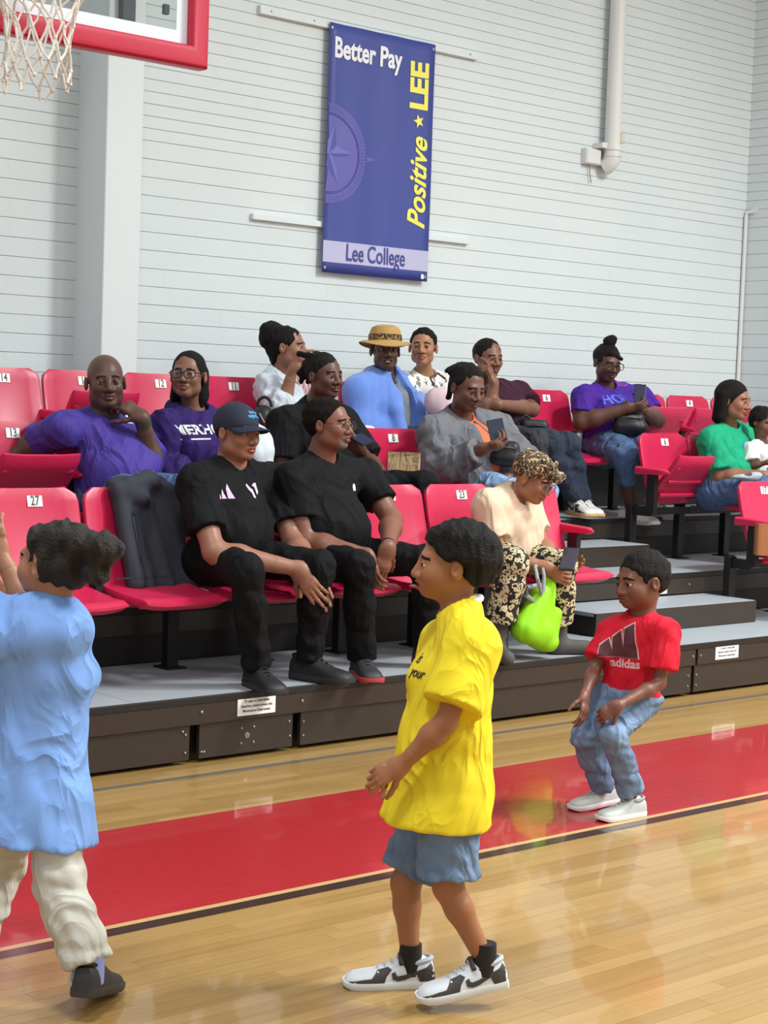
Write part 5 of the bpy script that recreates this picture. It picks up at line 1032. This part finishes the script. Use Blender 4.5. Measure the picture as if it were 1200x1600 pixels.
# woman in purple tee
M_PTEE = mat('violet_cotton', '45208c', .75, 0, .25, noise=(10, .1), wrinkle=(7, .022))
pl = seated(2, 9.04, 'woman with a top knot, glasses and a purple printed tee using her phone', '5a392e', 30, -14, dict(head=(949, 567, .40), neck=(945, 608, .48), shR=(912, 622, .42), shL=(1000, 620, .60), elR=(908, 660, .38), wrR=(980, 638, .14), elL=(1028, 656, .46), wrL=(1004, 642, .18), pelvis=(955, 694, .46), kneeR=(978, 712, .02), kneeL=(1012, 700, .06), ankR=(985, 798, .08), ankL=(1022, 790, .12)), hs=1.06, g=1.36, belly=.9, bust=1.1, arm=1.3, neck_r=.054, head=dict(fem=True, fat=1.1),
    top=dict(color='', m=M_PTEE, off=.016, sleeve=.66, sleeve_r=1.12, hem=.02, seed=121), bottom=dict(color='', m=M_DENIM, to=1.5, cuff=1.15, thigh=1.3, name='cropped_jeans'), hands=(('R', CRH*.85+ZA*.15, ZA*.5-CTO*.6, 'hold', 1.05), ('L', -CRH*.7+ZA*.1, ZA*.4-CTO*.7, 'hold', 1.05)), shoes=dict(color='d9d9d6', sole='bdbcb8', lace='2a2a2a'),
    hair=dict(off=.006, add=(('ell', (-.015, 0, .135), (.040, .044, .034)), ('ell', (-.01, .012, .160), (.030, .03, .022)), ('cone', (.06, -.02, .075), (.075, .055, .045), .022, .012)), curl=(.002, 150), reach=.23))
glasses(pl, None, .0024, .027, .021)
w_, u_, f_ = chest_frame(pl); decal_text(pl.top, 'HOUSTON', .052, mat('print_magenta', 'b04cb8', .6), on_cloth(pl.top, 968, 600), w_, u_, bold=.001, sx=.9); decal_text(pl.top, 'HOU', .085, mat('print_blue', '5468d8', .6), on_cloth(pl.top, 966, 624), w_, u_, bold=.002)
# woman in green and child on her lap
grn = seated(1, 9.20, 'woman with a dark bob in a green tee holding a child on her lap', '91634b', 66, -6, dict(head=(1147, 626, .38), neck=(1136, 668, .46), shR=(1112, 688, .42), shL=(1168, 684, .56), elR=(1124, 744, .36), wrR=(1192, 742, .10), elL=(1192, 724, .42), wrL=(1205, 735, .2), pelvis=(1128, 762, .46)), hs=1.06, g=1.18, belly=.8, bust=.9, arm=1.12, neck_r=.05, head=dict(fem=True),
    top=dict(color='1f9a72', off=.020, sleeve=.8, sleeve_r=1.25, hem=.05, seed=131), bottom=dict(color='', m=M_DENIM, to=1.9, thigh=1.2), hands=(('R', CRH*.9, ZA, 'relax'), ('L', CRH*.7, ZA, 'relax')), hair=dict(off=.010, add=(('cone', (-.03, -.072, .03), (-.03, -.080, -.105), .034, .030), ('cone', (-.07, -.04, .02), (-.07, -.05, -.115), .04, .035), ('cone', (-.05, .06, .02), (-.05, .06, -.10), .034, .03)), curl=(.001, 120), reach=.22, ears=False))
w_, u_, f_ = chest_frame(grn)
for i, (c, x, y, r) in enumerate((('2f6fb0', .02, .02, .035), ('c9a27a', .03, -.03, .03), ('8a4a3a', .045, -.075, .028), ('d8c69a', .02, -.075, .02))): poly(grn.top, [(x+r*math.cos(a)*(1+.2*math.sin(3*a)), y+r*1.2*math.sin(a)) for a in np.linspace(0, 6.1, 12)], mat('print_'+c, c, .7), on_cloth(grn.top, 1165, 705), w_, u_, 'shirt_print', 1)
kid = seated(1, 9.45, 'small child in a white tee sitting on the lap of the woman in green', '6b4738', 52, -14, dict(head=(1192, 660, .26), neck=(1190, 690, .28), shR=(1172, 702, .26), shL=(1206, 704, .32), elR=(1176, 728, .22), wrR=(1200, 722, .12), elL=(1216, 730, .28), wrL=(1214, 735, .2), pelvis=(1186, 742, .30), kneeR=(1216, 752, .10), kneeL=(1226, 750, .12), ankR=(1222, 800, .08), ankL=(1232, 798, .08)), hs=.80, sz=.52, head=dict(child=True), h=.009,
    top=dict(color='dedcd8', off=.012, sleeve=.7, sleeve_r=1.3, hem=.03), bottom=dict(color='b9c0c6', to=1.8), hands=(('R', CRH*.8, -CTO, 'relax', 1.1),), hair=dict(off=.014, line=((.066, 0, .058), (.75, 0, -.65)), add=(('ell', (-.05, -.05, .0), (.05, .04, .06)), ('ell', (-.09, 0, .02), (.04, .06, .06))), curl=(.003, 180), ears=False))
# ------------------------------------------------------------------ things held, worn loose or lying about
phone('phone held low by the woman in the leopard headwrap', PY(889, 874, Y0-.06), CRH*.9+CTO*.3, ZA*.5+CTO*-.6, .075, .15, .016, '1d1a26', '3a3440')
phone('black phone held flat by the young man with locs', PY(566, 687, Y0+RD+.06), CRH*.8-CTO*.4+ZA*.25, ZA*.35-CTO*.9, .075, .15)
phone('black phone in the hands of the woman in the grey hoodie', PY(776, 672, Y0+RD+.06), CRH*.9+ZA*.2, ZA*.75-CTO*.6, .09, .15)
phone('black phone in the hands of the woman in the purple tee', PY(1000, 616, Y0+2*RD+.12), CRH*.95+CTO*.2, ZA*.85-CTO*.5, .075, .15)
phone('phone lying on the thigh of the man in the purple tee', PY(232, 747, Y0+RD+.12), CRH*.9+ZA*.1, CTO*.7+ZA*.3, .075, .15, .012, 'c9a68a', '2a2a30')
# jacket over the seat back
M_JAC = mat('charcoal_softshell', '33363f', .75, 0, .25, noise=(12, .1), bump=(240, .12))
jk = thing('jacket', 'dark grey zipped jacket hung over a front row seat back', 'jacket')
sxj = 4.20; yb = Y0+.585
def bk(x, h, o=0): return np.array((x, yb+h*math.sin(TILT)-o, Z0+.395+h*math.cos(TILT)))     # on the backrest at height h, o in front of it
v = Vol((sxj-.32, yb-.28, Z0+.28), (sxj+.34, yb+.32, Z0+1.02), .0075)
for i, x in enumerate(np.linspace(-.10, .20, 7)):
    lo = .60+.03*math.sin(i*2.1); v.cone(bk(sxj+x*.85, .43, .03), np.array((sxj+x*1.12+.02, yb-.075-.01*(i % 2), Z0+.40)), .026, .032+.006*(i % 2), .03)
    v.cone(bk(sxj+x*.85, .43, .03), bk(sxj+x*.8, .46, -.03), .028, .024, .03); v.cone(bk(sxj+x*.8, .46, -.03), bk(sxj+x*.8, .22, -.045), .024, .024, .03)
v.cone(bk(sxj-.10, .43, .05), np.array((sxj-.105, yb-.10, Z0+.42)), .042, .040, .02); v.cone(bk(sxj-.06, .45, .06), bk(sxj+.06, .475, .05), .045, .05, .03); v.cone(bk(sxj-.12, .44, .06), bk(sxj+.0, .40, .075), .035, .04, .03)
v.cut((sxj, yb, Z0+.39), (0.05, 0, -1)); v.folds(.007, 40, 5, (1, 1, .25)); jb_ = solid('jacket_shell', v, M_JAC, jk)
poly(jb_, [(-.004, -.085), (.004, -.085), (.006, .085), (-.002, .085)], mat('zip_silver', 'a9abb2', .3, .6), on_cloth(jb_, 213, 838), XA, ZA, 'zip', 3)
poly(jb_, [(-.010, -.10), (.010, -.10), (.012, .10), (-.008, .10)], mat('zip_tape', '15161a', .6), on_cloth(jb_, 213, 838), XA, ZA, 'zip_tape', 3, eps=.0012)
poly(jb_, [(-.15, -.004), (.13, -.004), (.13, .004), (-.15, .004)], mat('hem_seam', '24262d', .8), on_cloth(jb_, 228, 902), XA, ZA, 'hem_seam', 4, eps=.0015)
def blob(name, label, cat, h, m, prims, fold=None, cuts=(), part='cloth_body'):
    P = np.concatenate([[np.array(p[1])-max(np.atleast_1d(p[-1] if p[0] == 'ell' else p[3:5])), np.array(p[1])+max(np.atleast_1d(p[-1] if p[0] == 'ell' else p[3:5]))]+([np.array(p[2])] if p[0] == 'cone' else []) for p in prims]); t = thing(name, label, cat); v = Vol(P.min(0)-.06, P.max(0)+.06, h)
    for p in prims:
        if p[0] == 'ell': v.ell(p[1], (CRH, CTO, ZA) if len(p) < 4 else p[3], p[2] if len(p) < 4 else p[2], .02)
        else: v.cone(p[1], p[2], p[3], p[4], .02)
    for c in cuts: v.cut(*c)
    if fold: v.folds(*fold)
    return t, solid(part, v, m, t)
def ellb(c, r): return ('ell', np.array(c), np.array(r))
# white pillow-like bag on the empty second row seat
c = PY(402, 712, Y0+RD+.40); t, o = blob('white_tote', 'bulging white bag leaning on a second row seat behind the capped man', 'bag', .008, mat('white_canvas', 'd5dde2', .8, noise=(8, .05), bump=(180, .15)), [ellb(c+ZA*.02, (.085, .10, .135)), ellb(c-ZA*.10+CRH*.02, (.085, .10, .10))], (.008, 34, 3)); MB().tube([c+CRH*-.03+ZA*.12, c+ZA*.16-CTO*.02, c+CRH*.04+ZA*.12], .006, 6).obj('handle', MATS['white_canvas'], t)
c = PY(412, 660, Y0+2*RD+.16); t, o = blob('backpack', 'black backpack standing by seat 11 in the back row', 'backpack', .008, mat('black_nylon', '17171b', .5, noise=(10, .2)), [ellb(c, (.065, .08, .10)), ellb(c-ZA*.08+CRH*.03, (.08, .09, .09))], (.004, 40, 3), part='bag_body'); MB().tube([c+ZA*(.085+.055*math.sin(q))-CRH*.04*math.cos(q) for q in np.linspace(0, math.pi, 11)], .009, 8).obj('handle', MATS['black_nylon'], t, smooth=True); MB().tube([c+ZA*.05+CTO*.075-CRH*.02, c+CTO*.08+CRH*.01], .005, 6).obj('zip', mat('zip_silver', 'a9abb2', .3, .6), t)
# paper bag on seat 8
M_KRAFT = mat('kraft_paper', 'ab8f6b', .85, noise=(9, .15), wrinkle=(14, .012))
pb = thing('paper_bag', 'brown paper bag sitting on second row seat number 8', 'bag'); c = PY(632, 722, Y0+RD+.30); R_ = nrm(CRH+CTO*.2); D_ = np.cross(ZA, R_); zb = Z0+RISE+.41
rn = random.Random(4); rings = []
for z in (zb, zb+.03, zb+.075, c[2]+.03, c[2]+.052): rings.append([np.array((c[0], c[1], z+rn.uniform(-.006, .006)))+R_*x*(1+rn.uniform(-.05, .05))+D_*y*(1-.55*max(0, (z-zb)/.14-.4)+rn.uniform(-.14, .14)) for x, y in ((-.085, -.05), (-.03, -.047), (.03, -.05), (.085, -.05), (.088, 0), (.085, .05), (0, .046), (-.085, .05), (-.088, 0))])
MB().loft(rings, True, False).obj('bag_body', M_KRAFT, pb); poly(pb.children[0], [(-.014, -.014), (.014, -.014), (.014, .014), (-.014, .014)], mat('bag_stamp', '8d7756', .9), on_cloth(pb.children[0], 650, 718), R_, ZA, 'stamp', 1)
# lime bag between her feet
M_LIME = mat('lime_nylon', '8ed21e', .55, 0, .3, noise=(7, .08), bump=(120, .1)); yl = Y0+.02
q = lambda u, v_, dy=0: PY(u, v_, yl+dy)
t, o = blob('drawstring_bag', 'bright lime green bag hanging between the knees of the leaning woman', 'bag', .0075, M_LIME, [ellb(q(838, 985), (.085, .07, .085)), ('cone', q(822, 982), q(846, 930), .075, .05), ('cone', q(850, 985), q(852, 925), .06, .042), ('cone', q(858, 930), q(864, 890, .03), .030, .016), ('cone', q(846, 925), q(858, 880, .05), .022, .010), ellb(q(852, 1003), (.075, .05, .05)), ('cone', q(862, 1008), q(866, 960), .03, .04)], (.007, 48, 6, (1, 1, .5)), part='bag_body')
MB().tube([q(846, 928, -.05), q(840, 905, -.06), q(836, 885, .02), q(846, 878, .05), q(850, 900, -.04), q(849, 925, -.05)], .009, 8).obj('grey_strap', mat('strap_grey', '8d9298', .7), t, smooth=True); MB().tube([q(838, 915, -.02), q(824, 918, -.02), q(822, 930, -.02), q(834, 940, -.02)], .012, 8).obj('grey_strap', mat('strap_grey', '8d9298', .7), t, smooth=True)
# bags worn across
def worn_bag(label, c, r, strap, m, group=None):
    t, o = blob('shoulder_bag', label, 'bag', .007, m, [('cone', c-CRH*r[0]*.55+ZA*r[2]*.35, c+CRH*r[0]*.5+ZA*r[2]*.4, r[2]*.55, r[2]*.5), ('cone', c-CRH*r[0]*.6-ZA*r[2]*.35, c+CRH*r[0]*.6-ZA*r[2]*.4, r[2]*.6, r[2]*.62)], (.006, 38, 8), part='bag_body'); MB().tube([c-CRH*r[0]*.7+ZA*r[2]*.35+CTO*r[2]*.55, c+ZA*r[2]*.42+CTO*r[2]*.62, c+CRH*r[0]*.6+ZA*r[2]*.38+CTO*r[2]*.52], .004, 6).obj('zip', mat('zip_dark', '3a3a40', .4, .4), t); MB().tube(strap, .010, 6).obj('strap', m, t, smooth=True); return t
M_BLKN = MATS['black_nylon']
c = PY(791, 708, Y0+RD+.16); worn_bag('black crossbody bag on the lap of the woman in the grey hoodie', c, (.075, .05, .075), [chest_pt(gry, -.075, .05, .12), chest_pt(gry, -.02, -.06, .20), chest_pt(gry, .06, -.16, .24), c+ZA*.05+CTO*.04], M_BLKN)
c = PY(984, 660, Y0+2*RD+.16); worn_bag('black crossbody bag on the lap of the woman in the purple tee', c, (.115, .06, .080), [chest_pt(pl, .02, .02, .15), chest_pt(pl, .07, -.06, .22), chest_pt(pl, .10, -.14, .24), c+ZA*.06], M_BLKN)
c = PY(836, 672, Y0+2*RD+.18); worn_bag('black bag on the thigh of the woman in maroon', c, (.10, .07, .075), [c+ZA*.05, c+ZA*.09+CRH*-.06, c+ZA*.05-CRH*.11], M_BLKN)
c = PY(688, 630, Y0+2*RD+.18); t, o = blob('pink_cushion', 'pale pink soft cushion on the lap of the older woman', 'cushion', .008, mat('blush_fleece', 'd3b7bf', .9, noise=(9, .06)), [ellb(c, (.10, .06, .10)), ellb(c+CRH*.05-ZA*.05, (.09, .06, .08))], (.005, 30, 2)); MB().tube([PY(678, 602, Y0+2*RD+.2), PY(672, 590, Y0+2*RD+.2), PY(684, 583, Y0+2*RD+.2), PY(696, 592, Y0+2*RD+.2)], .007, 6).obj('brown_strap', mat('strap_brown', '5a3c30', .7), t, smooth=True)
c = PY(1166, 746, Y0+RD+.12); t, o = blob('folded_cloth', 'pale grey patterned cloth on the lap of the woman in green', 'cloth', .007, leopard('camo_cloth', 'a4aeb4', '4a5158', 14, .3, .05), [ellb(c, (.095, .05, .022)), ellb(c+CRH*.05+ZA*.012, (.06, .04, .022))], (.006, 50, 4))
# steel tumbler
t = thing('tumbler', 'small steel tumbler standing between seat 6 and the woman in purple', 'cup'); c = PY(901, 700, Y0+2*RD+.25)
MB().lathe([(.026, 0), (.028, .004), (.034, .095), (.034, .1)], 20).obj('cup_body', mat('brushed_steel', 'b9bcc0', .28, .9), t, c, smooth=True); MB().lathe([(.035, .1), (.035, .112), (.012, .115)], 20).obj('lid', M_BLACK, t, c, smooth=True)
# brown sack at the right edge
t = thing('paper_bag', 'tall brown paper sack standing on the front row seat number 17', 'bag'); c = PY(1194, 862, Y0+.44); MB().loft([[np.array((c[0], c[1], zz))+CRH*x*s_+CTO*y for x, y in sell(.06, .045, 16, .4)] for zz, s_ in ((Z0+.40, 1), (c[2]+.1, 1), (c[2]+.17, .98))]).obj('bag_body', mat('sack_brown', '9a5f3a', .8, noise=(8, .12)), t)

# ------------------------------------------------------------------ put every Empty at the base of its thing
for r in [o for o in COL.objects if o.type == 'EMPTY' and o.parent is None and o.location.length < 1e-6 and o.children]:
    P = []
    for c in r.children:
        if c.type == 'MESH' and len(c.data.vertices):
            a = np.empty(len(c.data.vertices)*3, np.float32); c.data.vertices.foreach_get('co', a); a = a.reshape(-1, 3)
            M4 = np.array(c.matrix_basis); P.append(np.stack([(a@M4[:3, :3].T+M4[:3, 3]).min(0), (a@M4[:3, :3].T+M4[:3, 3]).max(0)]))
    P = np.concatenate(P); b0 = Vector(((P[:, 0].min()+P[:, 0].max())/2, (P[:, 1].min()+P[:, 1].max())/2, P[:, 2].min()))
    for c in r.children: c.location = c.location-b0
    r.location = b0
